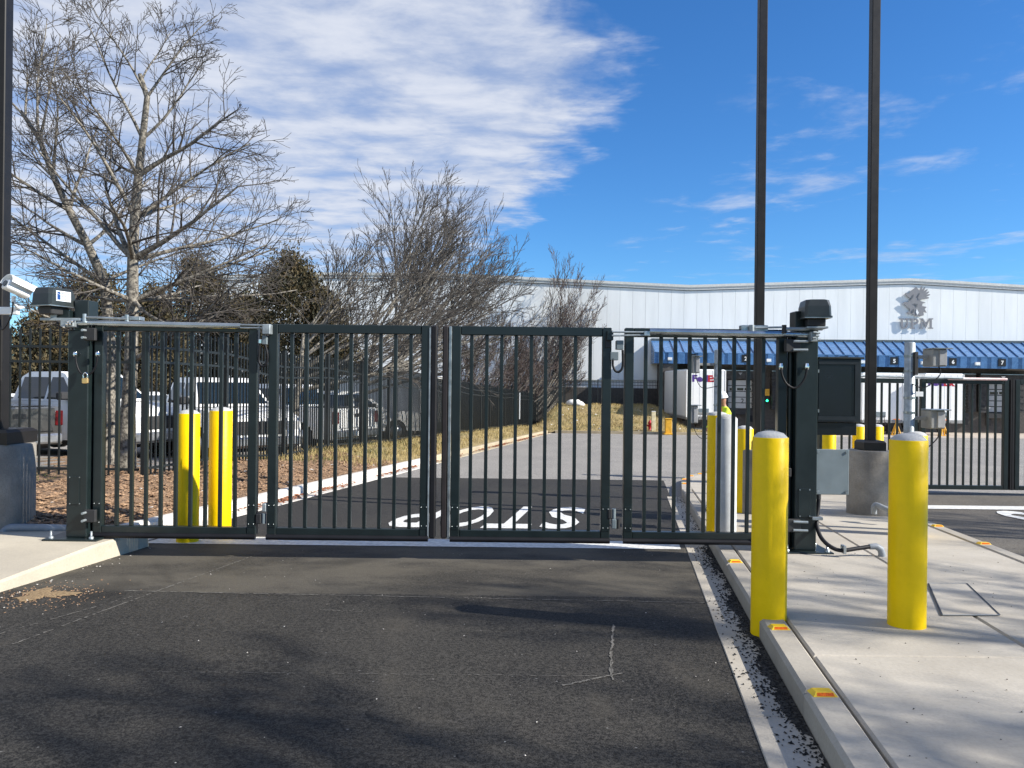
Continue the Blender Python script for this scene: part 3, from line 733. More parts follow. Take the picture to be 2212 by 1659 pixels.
obj('conduit_elbow', MB().tube([W(1878, 1181, 7.13), W(1892, 1180, 7.13), W(1902, 1186, 7.13), W(1905, 1196, 7.13), W(1905, 1206, 7.13)], [.026, .03, .032, .032, .036], 12), M['pvc_grey'], cb)
q = W(1824, 1188, 7.06); obj('cable_tie', MB().box(q.x - .012, q.x + .012, 7.04, 7.12, q.z - .035, q.z + .04, .004), M['galv'], cb)
q = W(1765, 1120, 7.26); obj('cable_clamp', MB().box(q.x - .05, q.x + .05, 7.24, 7.3, q.z - .015, q.z + .015, .004), M['galv'], cb)
obj('cable_gland', MB().tube([W(1768, 1066, 7.38), W(1768, 1078, 7.38)], .024, 10), M['plastic_dark'], cb)
cd2 = ctube('conduit_stub', [W(1888, 1110, 9.3), W(1888, 1096, 9.3), W(1893, 1091, 9.3), W(1908, 1097, 9.2), W(1935, 1108, 9.1)], .034, M['pvc_grey'], None, 10, 6, 'short grey conduit elbow beside the concrete lamp base', 'conduit')
cd3 = ctube('conduit_pipe', [W(8, 1165, 7.72), W(8, 1148, 7.72), W(20, 1141, 7.74), W(60, 1140, 7.76), W(105, 1141, 7.78), W(146, 1142, 7.8)], .042, M['pvc_grey'], None, 12, 6, 'grey conduit pipe lying along the edge of the mulch bed', 'conduit')
# ground wires on the island
# ================================================================== right-lane gate further back
G2Y = 13.85; z2t = W(2080, 819, G2Y).z; z2b = W(2080, 1057, G2Y).z
def g2(px): return W(px, 940, G2Y).x
pit = 17.1
for i, (xa, xb, lab) in enumerate(((1792, 1980, 'far gate leaf behind the concrete lamp base, across the exit lane'), (1987, 2176, 'far gate leaf with a red and white striped bar on top'), (2190, 2379, 'far gate leaf at the edge of the view, beyond the striped one'))):
    n = 9; bars = [g2(xa + 26 + k * 17.1) for k in range(n)]
    lf = gate_leaf(lab, (g2(xa), g2(xb)), bars, G2Y, z2t, z2b, group='leaves of the far exit gate', tube=False)
    if i == 1:
        mb = MB().tube([(g2(2042), G2Y - .07, z2t + .005), (g2(2168), G2Y - .07, z2t + .002)], .026, 10)
        obj('striped_bar', mb, mat('striped', (.8, .45, .42), .5, var=.05, col2=(.85, .80, .78)), lf)
    if i == 0:
        obj('tie_rod', MB().tube([W(1800, 811, G2Y - .1), W(2080, 817, G2Y - .1)], .02, 10), M['galv_dull'], lf)
    if i: obj('closing_edge', MB().box(g2(2179 if i == 1 else 2183), g2(2182 if i == 1 else 2187.5), G2Y - .05, G2Y + .05, z2b, z2t), M['rubber'], lf)
rt = thing('gate_post', 'dark post of the far exit gate, mostly hidden by the control cabinet', 'gate post', (g2(1778), G2Y, z2b))
obj('column', MB().box(g2(1766), g2(1788), G2Y - .1, G2Y + .1, -S * G2Y + .13, z2t + .3, .006), M['gate_paint'], rt)

# ================================================================== BOLLARDS
def bollard(label, X, Y, zbase, ztop, rad=.111, m='yellow', cap='concrete_base', group='yellow steel bollards'):
    rt = thing('bollard', label, 'bollard', (X, Y, zbase), group)
    obj('post', MB().lathe([(rad, -.05), (rad, ztop - zbase - .004), (rad - .004, ztop - zbase)], 36, (X, Y, zbase)), M[m], rt)
    obj('dome_cap', MB().lathe([(rad - .006, -.001), (rad - .012, .008), (rad * .7, .028), (rad * .35, .039), (.004, .042)], 30, (X, Y, ztop)), M[cap], rt)
    return rt
M['cap'] = mat('cap', (.42, .42, .41), .9, var=.1, bump=.3)
def bz(px, py, Y): return W(px, py, Y).z
bollard('yellow bollard set into the island kerb, nearest the driveway', 1.685, 5.0, -S * 5, bz(1653, 944, 5.0), .1125, cap='cap')
bollard('yellow bollard standing free on the island slab, nearest the camera', W(1961, 1100, 4.82).x, 4.82, -S * 4.82 + IO, bz(1962, 950, 4.82), .111, cap='cap')
bollard('yellow bollard half in shadow behind the hinged gate leaf, closer to the mulch bed', W(406.5, 1030, 8.2).x, 8.2, -S * 8.2, bz(406, 893, 8.2), .113, cap='cap')
bollard('yellow bollard fully sunlit behind the hinged gate leaf, at the kerb end', W(476, 1010, 8.55).x, 8.55, -S * 8.55, bz(476, 887, 8.55), .122, cap='cap')
bollard('yellow bollard partly hidden by the plain grey bollard behind the gate', W(1550, 1020, 8.55).x, 8.55, -S * 8.55 + IO, bz(1550, 897, 8.55), .115, cap='cap')
bollard('plain grey unpainted bollard behind the gate leaf', W(1568.5, 1020, 8.15).x, 8.15, -S * 8.15 + IO, bz(1568, 903, 8.15), .111, 'box_tan_light' if 'box_tan_light' in M else 'galv_dull', 'cap', group='grey bollard behind the gate') if False else None
M['grey_steel'] = mat('grey_steel', (.50, .52, .53), .5, var=.08)
bollard('plain grey unpainted bollard behind the gate leaf', W(1568.5, 1020, 8.15).x, 8.15, -S * 8.15 + IO, bz(1568, 903, 8.15), .111, 'grey_steel', 'cap', group=None)
bollard('yellow bollard on the island in front of the slim lamp pole behind the gate', W(1608, 1020, 10.15).x, 10.15, -S * 10.15 + IO, bz(1608, 926, 10.15), .111, cap='cap')
bollard('yellow bollard just behind the free-standing one, only its top showing', W(1979, 1000, 8.4).x, 8.4, -S * 8.4 + IO, bz(1979, 940, 8.4), .111, cap='cap')
for px, lab in ((1791, 'yellow bollard glimpsed below the control cabinet'), (1856, 'yellow bollard behind the lamp base, between cabinet and pole'), (1893.5, 'yellow bollard behind the lamp base, on the other side of the pole')):
    bollard(lab, W(px, 950, 13.2).x, 13.2, -S * 13.2 + IO, bz(px, 921, 13.2), .111, cap='cap')

# ================================================================== reflectors on the kerbs
me_b = MB(); 
def wedge(mb, wx, wy, hz, inset):
    vs = [(-wx, -wy, 0), (wx, -wy, 0), (wx, wy, 0), (-wx, wy, 0), (-wx + inset, -wy + inset * .9, hz), (wx - inset, -wy + inset * .9, hz), (wx - inset, wy - inset * .9, hz), (-wx + inset, wy - inset * .9, hz)]
    return mb.add(vs, [(3, 2, 1, 0), (4, 5, 6, 7), (0, 1, 5, 4), (1, 2, 6, 5), (2, 3, 7, 6), (3, 0, 4, 7)])
rb = wedge(MB(), .058, .042, .019, .017).mesh('body'); rb.materials.append(M['reflector_yellow'])
mb = MB(); mb.add([(-.042, -.0405, .0035), (.042, -.0405, .0035), (.037, -.0295, .0165), (-.037, -.0295, .0165)], [(0, 1, 2, 3)]); rl = mb.mesh('lens'); rl.materials.append(mat('lens', (.75, .13, .005), .2, var=.25, vscale=120))
for px, py, lab in ((1678, 1357, 'orange kerb reflector right beside the nearest bollard'), (1778, 1499, 'orange kerb reflector nearest the camera on the driveway kerb'), (1590, 1214, 'orange kerb reflector at the foot of the gate'), (1617, 1309, 'orange kerb reflector mostly hidden behind the kerb bollard'),
                    (2037, 1137, 'orange reflector on the exit-lane kerb near the free-standing bollard'), (2127, 1175, 'orange reflector on the exit-lane kerb closest to the edge of view')):
    p = G(px, py, IO + .004); rt = thing('kerb_reflector', lab, 'reflector', p, 'orange reflectors on the island kerbs', -math.atan(S) * 0)
    L = p.x - RD * p.y; rt.location.x = LX(.897 if L < 2 else 3.58, p.y)
    rt.rotation_euler = (-math.atan(S), 0, 0)
    for me, nm in ((rb, 'body'), (rl, 'lens')):
        o = bpy.data.objects.new(nm, me); COL.objects.link(o); o.parent = rt
far = [(.93, 14.0), (.98, 14.9), (1.16, 15.7), (1.40, 16.25), (1.62, 16.7), (1.95, 16.98)]
for k, (l, y) in enumerate(far):
    rt = thing('kerb_reflector', 'orange reflector in the row round the far island tip, ' + ('nearest the gate', 'second from the gate', 'third from the gate', 'fourth from the gate', 'fifth from the gate', 'farthest from the gate')[k], 'reflector', (LX(l, y), y, -S * y + IO + .004), 'reflectors round the island tip')
    for me, nm in ((rb, 'body'), (rl, 'lens')):
        o = bpy.data.objects.new(nm, me); COL.objects.link(o); o.parent = rt

# ================================================================== LAMP POLES
def lamp_pole(label, X, Y, zg, base_r, base_h, half, cover_half, cover_h, ht, group):
    rt = thing('lamp_post', label, 'lamp post', (X, Y, zg), group)
    obj('concrete_base', MB().lathe([(base_r, -.2), (base_r, base_h - .015), (base_r - .015, base_h)], 40, (X, Y, zg)), M['concrete_base'], rt)
    zt = zg + base_h
    mb = MB(); c = cover_half
    vs = [(X + a * k, Y + b * k, zt + z) for (k, z) in ((1, .001), (1, cover_h * .8), (.86, cover_h)) for a, b in ((-c, -c), (c, -c), (c, c), (-c, c))]
    mb.add(vs, [(3, 2, 1, 0), (8, 9, 10, 11)] + [(i * 4 + k, i * 4 + (k + 1) % 4, (i + 1) * 4 + (k + 1) % 4, (i + 1) * 4 + k) for i in range(2) for k in range(4)])
    obj('base_cover', mb, M['pole_paint'], rt)
    obj('pole', MB().box(X - half, X + half, Y - half, Y + half, zt + cover_h * .5, zg + ht, .008), M['pole_paint'], rt)
    hd = obj('lamp_head', MB().box(X - .16, X + .16, Y - .75, Y - half, zg + ht - .12, zg + ht, .02), M['pole_paint'], rt)
    return rt
p2 = W(1879, 1000, 10.2); z2 = -S * 10.2 + IO
lamp_pole('slim dark lamp pole on a tall round concrete base, behind the cabinet', p2.x, 10.2, z2, .283, .84, .055, .145, .13, 8.2, 'slim dark lamp poles')
p1 = W(1637.5, 900, 10.2)
lamp_pole('slim dark lamp pole rising behind the folded gate arm', p1.x, 10.2, z2, .283, .84, .055, .145, .13, 8.2, 'slim dark lamp poles')
zl = -S * 7.9 + .12
lx = W(-3, 960, 7.95).x
lp3 = lamp_pole('brown lamp pole on a concrete base in the mulch bed, with a camera', lx, 7.95, zl, .335, W(60, 964, 7.6).z - zl, .065, .25, .15, 8.6, 'slim dark lamp poles')
# --- security camera
q = W(36, 628, 7.55)
rt = thing('security_camera', 'white security camera with a long sun shield on a bracket from the pole', 'security camera', q)
A, B = W(12, 612, 7.35), W(76, 642, 7.6); d = (B - A).normalized(); sd = d.cross(Vector((0, 0, 1))).normalized(); up = sd.cross(d)
mb = MB(); vs = []; n = 9
for P in (A, B):
    for k in range(n):
        t = math.pi * (.04 + .92 * k / (n - 1)); vs.append(P + sd * (math.cos(t) * .105) + up * (math.sin(t) * .10))
for P in (A, B):
    for k in range(n):
        t = math.pi * (.04 + .92 * k / (n - 1)); vs.append(P + sd * (math.cos(t) * .099) + up * (math.sin(t) * .094))
fs = [(k, k + 1, n + k + 1, n + k) for k in range(n - 1)] + [(2 * n + k, 3 * n + k, 3 * n + k + 1, 2 * n + k + 1) for k in range(n - 1)]
fs += [(k, 2 * n + k, 2 * n + k + 1, k + 1) for k in range(n - 1)] + [(n + k, n + k + 1, 3 * n + k + 1, 3 * n + k) for k in range(n - 1)]
mb.add(vs, fs, True); obj('sun_shield', mb, M['white_paint'], rt)
Mx = Matrix.Translation((A + B) / 2 + d * -.02 - up * .0) @ Matrix((sd, d, up)).transposed().to_4x4()
obj('housing', MB().box(-.055, .055, -.13, .10, -.05, .045, .012, Mx), M['white_paint'], rt)
obj('lens', MB().tube([Mx @ Vector((0, -.131, 0)), Mx @ Vector((0, -.14, 0))], .03, 14), M['glass'], rt)
ctube('bracket', [W(30, 640, 7.5), W(30, 652, 7.5), W(40, 664, 7.55), W(52, 662, 7.6)], .018, M['white_paint'], rt)
obj('wall_arm', MB().box(lx + .06, W(44, 0, 7.55).x, 7.55, 7.6, W(20, 680, 7.6).z, W(20, 664, 7.6).z, .005), M['white_paint'], rt)
obj('clamp', MB().box(lx + .03, lx + .12, 7.56, 7.66, W(20, 692, 7.6).z, W(20, 652, 7.6).z, .005), M['galv'], rt)
ctube('cable', [W(28, 652, 7.48), W(26, 676, 7.5), W(16, 700, 7.55), W(4, 712, 7.6), W(0, 690, 7.65)], .007, M['rubber'], rt)
# ================================================================== access reader posts
def reader_post(label, px, Y, rad, ptop, boxes, side, zb, extra=None):
    X = W(px, 900, Y).x; ztop = W(px, ptop, Y).z
    rt = thing('reader_post', label, 'access post', (X, Y, zb), 'round metal posts with access readers')
    obj('post', MB().lathe([(rad, -.03), (rad, ztop - zb), (rad * .6, ztop - zb + .012)], 20, (X, Y, zb)), M['galv_dull'], rt)
    for py in (ptop + 28, ptop + 60, ptop + 118, ptop + 150):
        z = W(px, py, Y).z; obj('clamp_band', MB().lathe([(rad + .005, -.012), (rad + .005, .012)], 20, (X, Y, z)), M['galv'], rt)
    for (x0, y0, x1, y1, ax) in boxes:
        a, b = W(x0, y0, Y - .05), W(x1, y1, Y - .05)
        rd = obj('reader_box', MB().box(a.x, b.x, Y - .1, Y + .12, b.z, a.z, .008), M['box_tan'], rt)
        obj('reader_face', MB().box(a.x + (b.x - a.x) * .45, b.x - .004, Y - .112, Y - .1005, b.z + .012, a.z - .012, .004), mat('reader_face', (.33, .33, .33), .5), rd)
        obj('rain_hood', MB().box(a.x - .01, b.x + .05, Y - .14, Y + .1, a.z, a.z + .012, .003), M['galv'], rd)
        zc = (a.z + b.z) / 2 + .01; obj('support_arm', MB().box(min(X, (a.x + b.x) / 2), max(X, (a.x + b.x) / 2), Y - .02, Y + .02, zc - .02, zc + .02, .004), M['box_tan'], rt)
        ctube('reader_cable', [((a.x + b.x) / 2, Y - .08, b.z), ((a.x + b.x) / 2 + .01, Y - .08, b.z - .10), ((a.x * .6 + X * .4), Y - .09, b.z - .24), (X, Y - rad, b.z - .2)], .006, M['rubber'], rt)
    return rt
rt = reader_post('round galvanised post with two reader boxes behind the free-standing bollard', 1964, 8.75, .058, 741, [(2010, 754, 2040, 792, 0), (2006, 886, 2036, 926, 0)], 1, -S * 8.75 + IO)
q = W(1985, 846, 8.65); obj('notice_plate', MB().box(q.x - .04, q.x + .045, 8.64, 8.65, q.z - .055, q.z + .0, .002), M['white_paint'], rt)
q = W(1976, 785, 8.7); obj('mounting_plate', MB().box(q.x - .02, q.x + .02, 8.66, 8.72, q.z - .13, q.z + .13, .004), M['plastic_dark'], rt)
rt = reader_post('round galvanised post with two reader boxes, seen through the gate leaf', 1549, 12.4, .056, 757, [(1495, 770, 1510, 806, 0), (1490, 876, 1506, 914, 0)], -1, -S * 12.4 + IO)
q0 = W(1560, 757, 12.3); 
ps = thing('marker_post', 'thin white marker post close beside the reader post', 'marker post', (q0.x, 12.5, -S * 12.5 + IO))
obj('pole', MB().tube([(q0.x, 12.5, -S * 12.5 + IO), (q0.x, 12.5, q0.z)], .014, 10), M['white_paint'], ps)

# utility cover on the island
c4 = [G(2005, 1262, IO), G(2088, 1262, IO), G(2160, 1331, IO), G(2035, 1331, IO)]
mb = MB(); mb.prism([(p.x, p.y) for p in c4], lambda a, b, d: (a, b, -S * b + IO + d), .001, .006)
cov = tag(obj('utility_cover', mb, M['concrete']), 'flat concrete utility cover set into the island slab', 'utility cover')
for i in range(4):
    a, b = c4[i], c4[(i + 1) % 4]; d = (b - a); nn = Vector((-d.y, d.x, 0)).normalized() * .006
    mb = MB(); mb.add([(p.x, p.y, -S * p.y + IO + .0085) for p in (a - nn, b - nn, b + nn, a + nn)], [(0, 1, 2, 3)])
    obj('cover_frame', mb, M['plastic_dark'] if i % 2 else M['galv_dull'], cov, fix=False)

# ================================================================== PALISADE FENCES
def fence_height(L, Y): return -S * Y + .26
def pick_mesh(h, w=.0125, pointed=True):
    mb = MB(); vs = [(-w, -w, 0), (w, -w, 0), (w, w, 0), (-w, w, 0), (-w, -w, h), (w, -w, h), (w, w, h), (-w, w, h), (0, 0, h + .05)]
    fs = [(0, 1, 5, 4), (1, 2, 6, 5), (2, 3, 7, 6), (3, 0, 4, 7), (4, 5, 8), (5, 6, 8), (6, 7, 8), (7, 4, 8)]
    me = mb.add(vs, fs).mesh('picket'); me.materials.append(M['fence_paint']); return me
def fence(label, P, Q, npanel, pitch, h, zf, budget, post_h=2.5, r_off=(.16, 1.86, 2.10), first_post=True, pk_group=None):
    """P, Q: ends on plan; zf(t): ground height; pickets get objects of their own up to the budget"""
    P = Vector((*P, 0)); Q = Vector((*Q, 0)); rt = thing('palisade_fence', label, 'fence', (P.x, P.y, zf(0)))
    d = (Q - P); Lg = d.length; u = d / Lg; nrm = Vector((-u.y, u.x, 0)); ang = math.atan2(u.y, u.x)
    pm = pick_mesh(h - .06); rest = MB(); used = 0
    pmesh = MB().box(-.04, .04, -.04, .04, -.25, post_h, .004).box(-.045, .045, -.045, .045, post_h, post_h + .012).mesh('post'); fixn(pmesh); pmesh.materials.append(M['fence_paint'])
    for k in range(npanel + 1):
        if k == 0 and not first_post: continue
        t = k / npanel; p = P + d * t
        o = bpy.data.objects.new('post', pmesh); COL.objects.link(o); o.parent = rt; o.location = Vector((p.x, p.y, zf(t))) - chain(rt); o.rotation_euler = (0, 0, ang)
    for k in range(npanel):
        t0, t1 = k / npanel, (k + 1) / npanel; a, b = P + d * t0 + u * .045, P + d * t1 - u * .045; za, zb_ = zf(t0), zf(t1)
        for ro in r_off:
            mb = MB(); vs = []
            for p, z in ((a, za), (b, zb_)):
                for s_, dz in ((-.018, -.02), (.018, -.02), (.018, .02), (-.018, .02)): vs.append((p.x + nrm.x * s_, p.y + nrm.y * s_, z + ro + dz))
            mb.add(vs, [(0, 1, 5, 4), (1, 2, 6, 5), (2, 3, 7, 6), (3, 0, 4, 7), (3, 2, 1, 0), (4, 5, 6, 7)]); obj('rail', mb, M['fence_paint'], rt)
        seg = (b - a).length; n = max(1, int(round(seg / pitch)))
        for j in range(1, n):
            q = a + (b - a) * (j / n); z = za + (zb_ - za) * j / n + .06
            if used < budget:
                o = bpy.data.objects.new('picket', pm); COL.objects.link(o); o.parent = rt; o.location = Vector((q.x, q.y, z)) - chain(rt); o.rotation_euler = (0, 0, ang); used += 1
            else:
                ca_, sa_ = u.x, u.y
                rest.add([(q.x + v.co.x * ca_ - v.co.y * sa_, q.y + v.co.x * sa_ + v.co.y * ca_, z + v.co.z) for v in pm.vertices], [tuple(f.vertices) for f in pm.polygons])
    if rest.v: tag(obj('distant_pickets', rest, M['fence_paint'], rt, fix=False), kind='stuff')
    return rt
FL = -7.75 
def Fp(Y): return (LX(FL, Y), Y)
Ya = 12.16; npan = 20; step = 2.41; Yb = Ya + npan * step
fence('long dark fence of pointed pickets running beside the kerb to the grass bank', Fp(Ya), Fp(Yb), npan, .122, 2.36, lambda t: -S * (Ya + (Yb - Ya) * t) + voff(FL, Ya + (Yb - Ya) * t), 285, 2.46)
x_c = Fp(Ya)
fence('dark fence of widely spaced pickets facing the road beyond the mulch bed', (x_c[0] - .06, 12.2), (x_c[0] - 7.6, 12.45), 3, .158, 2.36, lambda t: -S * 12.3 + .27, 300, 2.46, first_post=False)
E1 = Fp(Yb); E2 = (E1[0] + 2.2, 60.9)
fence('short dark fence climbing the grass bank', (E1[0] + .15, E1[1] + .05), E2, 1, .122, 2.2, lambda t: gz(0, 60.6) + .3 + 1.2 * t, 0, 2.3)
fence('dark fence along the foot of the warehouse wall', (E2[0] + .1, 60.9), (12.0, 60.9), 3, .122, 2.2, lambda t: gz(0, 60.9) + 1.6, 0, 2.3)
# a loose strip of pink marking tape on the fence
a = W(604, 784, 17.6); 
tp = ctube('marking_tape', [W(598, 782, 17.2), W(597, 800, 17.2), W(595, 830, 17.2)], .018, M['pink_tape'], None, 6, 4, 'faded red tape hanging from a fence post', 'tape')
# white plate on the far part of the fence
q = W(1120, 849, 52.0)
mb = MB().box(q.x - .12, q.x + .12, 51.6, 51.63, q.z - 1.75, q.z + .02, .005)
tag(obj('marker_board', mb, M['white_paint']), 'narrow white board fixed upright to the long fence', 'board')

# ================================================================== WAREHOUSE
t_ = .05; KZ = -.006
bx_ = Vector((1, -t_, KZ)).normalized(); bn_ = Vector((-t_, -1, 0)).normalized(); bz_ = bx_.cross(Vector((0, 1, 0)) * 1).normalized()
bz_ = Vector((0, 0, 1)) - bx_ * bx_.z; bz_.normalize()
BO = Vector((24, 62, 0))
BM = np.array([[bx_[i], bz_[i], bn_[i]] for i in range(3)])
def BP(px, py, d=0.0):
    """pixel -> (a, b) on the wall plane shifted d towards the camera"""
    u, v = uv(px, py); dr = np.array([u / F, 1, -v / F]); o = np.array([0, 0, H]) - np.array(BO) - d * np.array(bn_)
    A = np.column_stack([BM[:, 0], BM[:, 1], -dr]); s = np.linalg.solve(A, o); return s[0], s[1]
def BW(a, b, d): return BO + bx_ * a + bz_ * b + bn_ * d
def bbox(px0, py0, px1, py1, d0, d1, mb=None):
    """box on the wall: front face at d1 covers the pixel rectangle"""
    mb = mb or MB(); a0, b0 = BP(px0, py0, d1); a1, b1 = BP(px1, py1, d1)
    return mb.prism([(a0, b1), (a1, b1), (a1, b0), (a0, b0)], BW, d0, d1)
WH = thing('warehouse', 'long white panelled warehouse with blue metal dock canopy', 'warehouse', BW(0, 0, 0))
roof = [(430, 607), (700, 600), (965, 602), (1490, 627.5), (1965, 613), (2300, 633)]
def yroof(px):
    for (x0, y0), (x1, y1) in zip(roof, roof[1:]):
        if x0 <= px <= x1: return y0 + (y1 - y0) * (px - x0) / (x1 - x0)
    return roof[-1][1]
pw_ = 27.7; px = 2280.0
ysill = lambda x: 821 if x < 1417 else 738 + (x - 1415) * .0045
aL = BP(430, 821)[0]
while px > 440:
    a1, _b = BP(px, 700); x0 = px - pw_ + .35; a0, _b = BP(x0, 700)
    y0 = ysill((px + x0) / 2)
    b00 = BP(x0, y0)[1]; b01 = BP(px, y0)[1]; bt0 = BP(x0, yroof(x0))[1]; bt1 = BP(px, yroof(px))[1]
    o = obj('wall_panel', MB().prism([(a0, b00), (a1, b01), (a1, bt1), (a0, bt0)], BW, -.12, .0), M['white_panel'], WH); px -= pw_
for (x0, y0), (x1, y1) in zip(roof, roof[1:]):
    n = max(1, int((x1 - x0) / 100))
    for k in range(n):
        xa, xb = x0 + (x1 - x0) * k / n, x0 + (x1 - x0) * (k + 1) / n; ya, yb = y0 + (y1 - y0) * k / n, y0 + (y1 - y0) * (k + 1) / n
        P = [BP(xa, ya - .2), BP(xb, yb - .2), BP(xb, yb - 5.5), BP(xa, ya - 5.5)]; obj('roof_trim', MB().prism(P, BW, .0, .10), M['trim_panel'], WH)
        P = [BP(xa, ya - 6), BP(xb, yb - 6), BP(xb, yb - 11.5), BP(xa, ya - 11.5)]; obj('roof_trim', MB().prism(P, BW, -.1, .16), M['trim_panel'], WH)
        P = [BP(xa, ya + 1.2), BP(xb, yb + 1.2), BP(xb, yb), BP(xa, ya)]; obj('drip_edge', MB().prism(P, BW, .002, .05), M['trim_dark'], WH)
# body behind the panels and roof slab
aR = BP(2290, 700)[0]
mb = MB(); P = [(aL, -4), (aR, -4)] + [(BP(x, y)[0], BP(x, y)[1] - .05) for x, y in reversed(roof)]
mb.prism(P, BW, -30, -.20); obj('building_body', mb, M['white_panel'], WH)
# block plinth left of the docks
obj('block_wall', bbox(432, 822, 1452, 960, -.19, .06), M['block'], WH)
# canopy
CD = 2.3
fy = lambda x: 760 + (x - 1415) * .0150      # fold
by = lambda x: 784.5 + (x - 1415) * .0160    # lower edge of the fascia
ty = lambda x: 735.5 + (x - 1415) * .0072
a0 = BP(1415, 760, CD)[0]; aE = BP(2290, 770, CD)[0]
npn = 40; 
def at_a(a, fn, d):
    """height b at wall coordinate a of a pixel line fn seen at depth d"""
    x = 1800.0
    for _ in range(4):
        aa = BP(x, fn(x), d)[0]; x += (a - aa) * F / 62
    return BP(x, fn(x), d)[1]
for k in range(npn):
    p0, p1 = a0 + (aE - a0) * k / npn, a0 + (aE - a0) * (k + 1) / npn
    bt = at_a((p0 + p1) / 2, ty, .05); bf = at_a((p0 + p1) / 2, fy, CD); bl = at_a((p0 + p1) / 2, by, CD)
    mb = MB(); rb_ = .045
    def pan(q0, q1, lift): return [BW(q0, bt + lift, .05), BW(q1, bt + lift, .05), BW(q1, bf + lift, CD), BW(q0, bf + lift, CD)]
    pts = pan(p0 + .02, p1 - .02, 0); low = pan(p0 + .02, p1 - .02, -.05)
    mb.add(pts + low, [(0, 1, 2, 3), (7, 6, 5, 4), (0, 3, 7, 4), (1, 5, 6, 2), (3, 2, 6, 7), (0, 4, 5, 1)])
    obj('canopy_panel', mb, M['blue_metal'], WH)
    mb = MB(); pts = pan(p1 - .045, p1 + .005, .10); low = pan(p1 - .045, p1 + .005, -.04)
    mb.add(pts + low, [(0, 1, 2, 3), (7, 6, 5, 4), (0, 3, 7, 4), (1, 5, 6, 2), (3, 2, 6, 7), (0, 4, 5, 1)]); obj('standing_seam', mb, M['blue_metal'], WH)
    wd = p1 - p0; mb = MB()
    prof = [(0, CD - .05), (wd * .30, CD - .05), (wd * .36, CD + .02), (wd * .94, CD + .02), (wd, CD - .05)]
    vs = [BW(p0 + q, bf - .055, dd) for q, dd in prof] + [BW(p0 + q, bl, dd) for q, dd in prof]
    vs += [BW(p0 + q, bf - .055, CD - .09) for q, dd in prof] + [BW(p0 + q, bl, CD - .09) for q, dd in prof]
    fs = [(i, i + 1, 5 + i + 1, 5 + i) for i in range(4)] + [(i + 10, i + 15, i + 16, i + 11) for i in range(4)] + [(0, 5, 15, 10), (4, 14, 19, 9)] + [(5 + i, 6 + i, 16 + i, 15 + i) for i in range(4)] + [(i, 10 + i, 11 + i, i + 1) for i in range(4)]
    mb.add(vs, fs); obj('fascia_panel', mb, M['blue_metal'], WH)
bE = at_a(a0, ty, .05)
mb = MB(); mb.prism([(a0, at_a(a0, ty, .05) - .03), (aE, at_a(aE, ty, .05) - .03), (aE, at_a(aE, ty, .05) + .17), (a0, at_a(a0, ty, .05) + .17)], BW, .003, .12); obj('flashing', mb, M['flash_teal'], WH)
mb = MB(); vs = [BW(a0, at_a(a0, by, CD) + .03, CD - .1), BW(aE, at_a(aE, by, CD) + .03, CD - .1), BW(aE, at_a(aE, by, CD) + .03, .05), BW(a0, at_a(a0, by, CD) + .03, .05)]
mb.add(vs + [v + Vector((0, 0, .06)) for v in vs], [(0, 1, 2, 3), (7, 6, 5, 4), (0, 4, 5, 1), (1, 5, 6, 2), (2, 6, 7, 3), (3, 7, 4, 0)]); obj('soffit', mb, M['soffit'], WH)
mb = MB(); mb.add([BW(a0 + .0, at_a(a0, ty, .05), .05), BW(a0, at_a(a0, fy, CD), CD), BW(a0, at_a(a0, by, CD), CD), BW(a0, at_a(a0, by, CD), .05)] +
                  [BW(a0 - .04, at_a(a0, ty, .05), .05), BW(a0 - .04, at_a(a0, fy, CD), CD), BW(a0 - .04, at_a(a0, by, CD), CD), BW(a0 - .04, at_a(a0, by, CD), .05)], [(0, 1, 2, 3), (7, 6, 5, 4), (0, 4, 5, 1), (1, 5, 6, 2), (2, 6, 7, 3), (3, 7, 4, 0)])
obj('canopy_end', mb, M['blue_metal'], WH)
# wall under the canopy and the wing wall
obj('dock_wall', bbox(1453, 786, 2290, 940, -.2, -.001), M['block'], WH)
obj('wing_wall', bbox(1428, 786, 1453, 945, .061, CD - .12), M['block'], WH)
# lights and bay numbers on the fascia
def flat(a, b, d): return BW(a, b, d)
for x, dg_ in ((1496, '1'), (1610.5, '2'), (1715, '3'), (1822, '4'), (1931.5, '5'), (2058.5, '6'), (2165, '7')):
    yc = by(x) - 13.5
    sg = obj('number_sign', bbox(x - 8, yc - 8, x + 8, yc + 8.5, CD + .022, CD + .05), M['sign_black'], WH)
    aa, bb = BP(x + .5, yc + .5, CD + .05)
    text_obj('digit', dg_, lambda a, b, d: BW(aa + a, bb + b, CD + .052 + d), .20 if dg_ != '1' else .09, .31, .01, M['white_paint'], sg, .03)
for x in (1447.5, 1661.5, 1864, 1995.5, 2113):
    yc = by(x) - 10
    lg = obj('wall_light', bbox(x - 4.5, yc - 3.5, x + 4.5, yc + 3.5, CD + .022, CD + .2), M['white_paint'], WH)
    obj('lamp_glass', bbox(x - 4, yc + 1.5, x + 4, yc + 3, CD + .201, CD + .215), M['headlight'], lg)
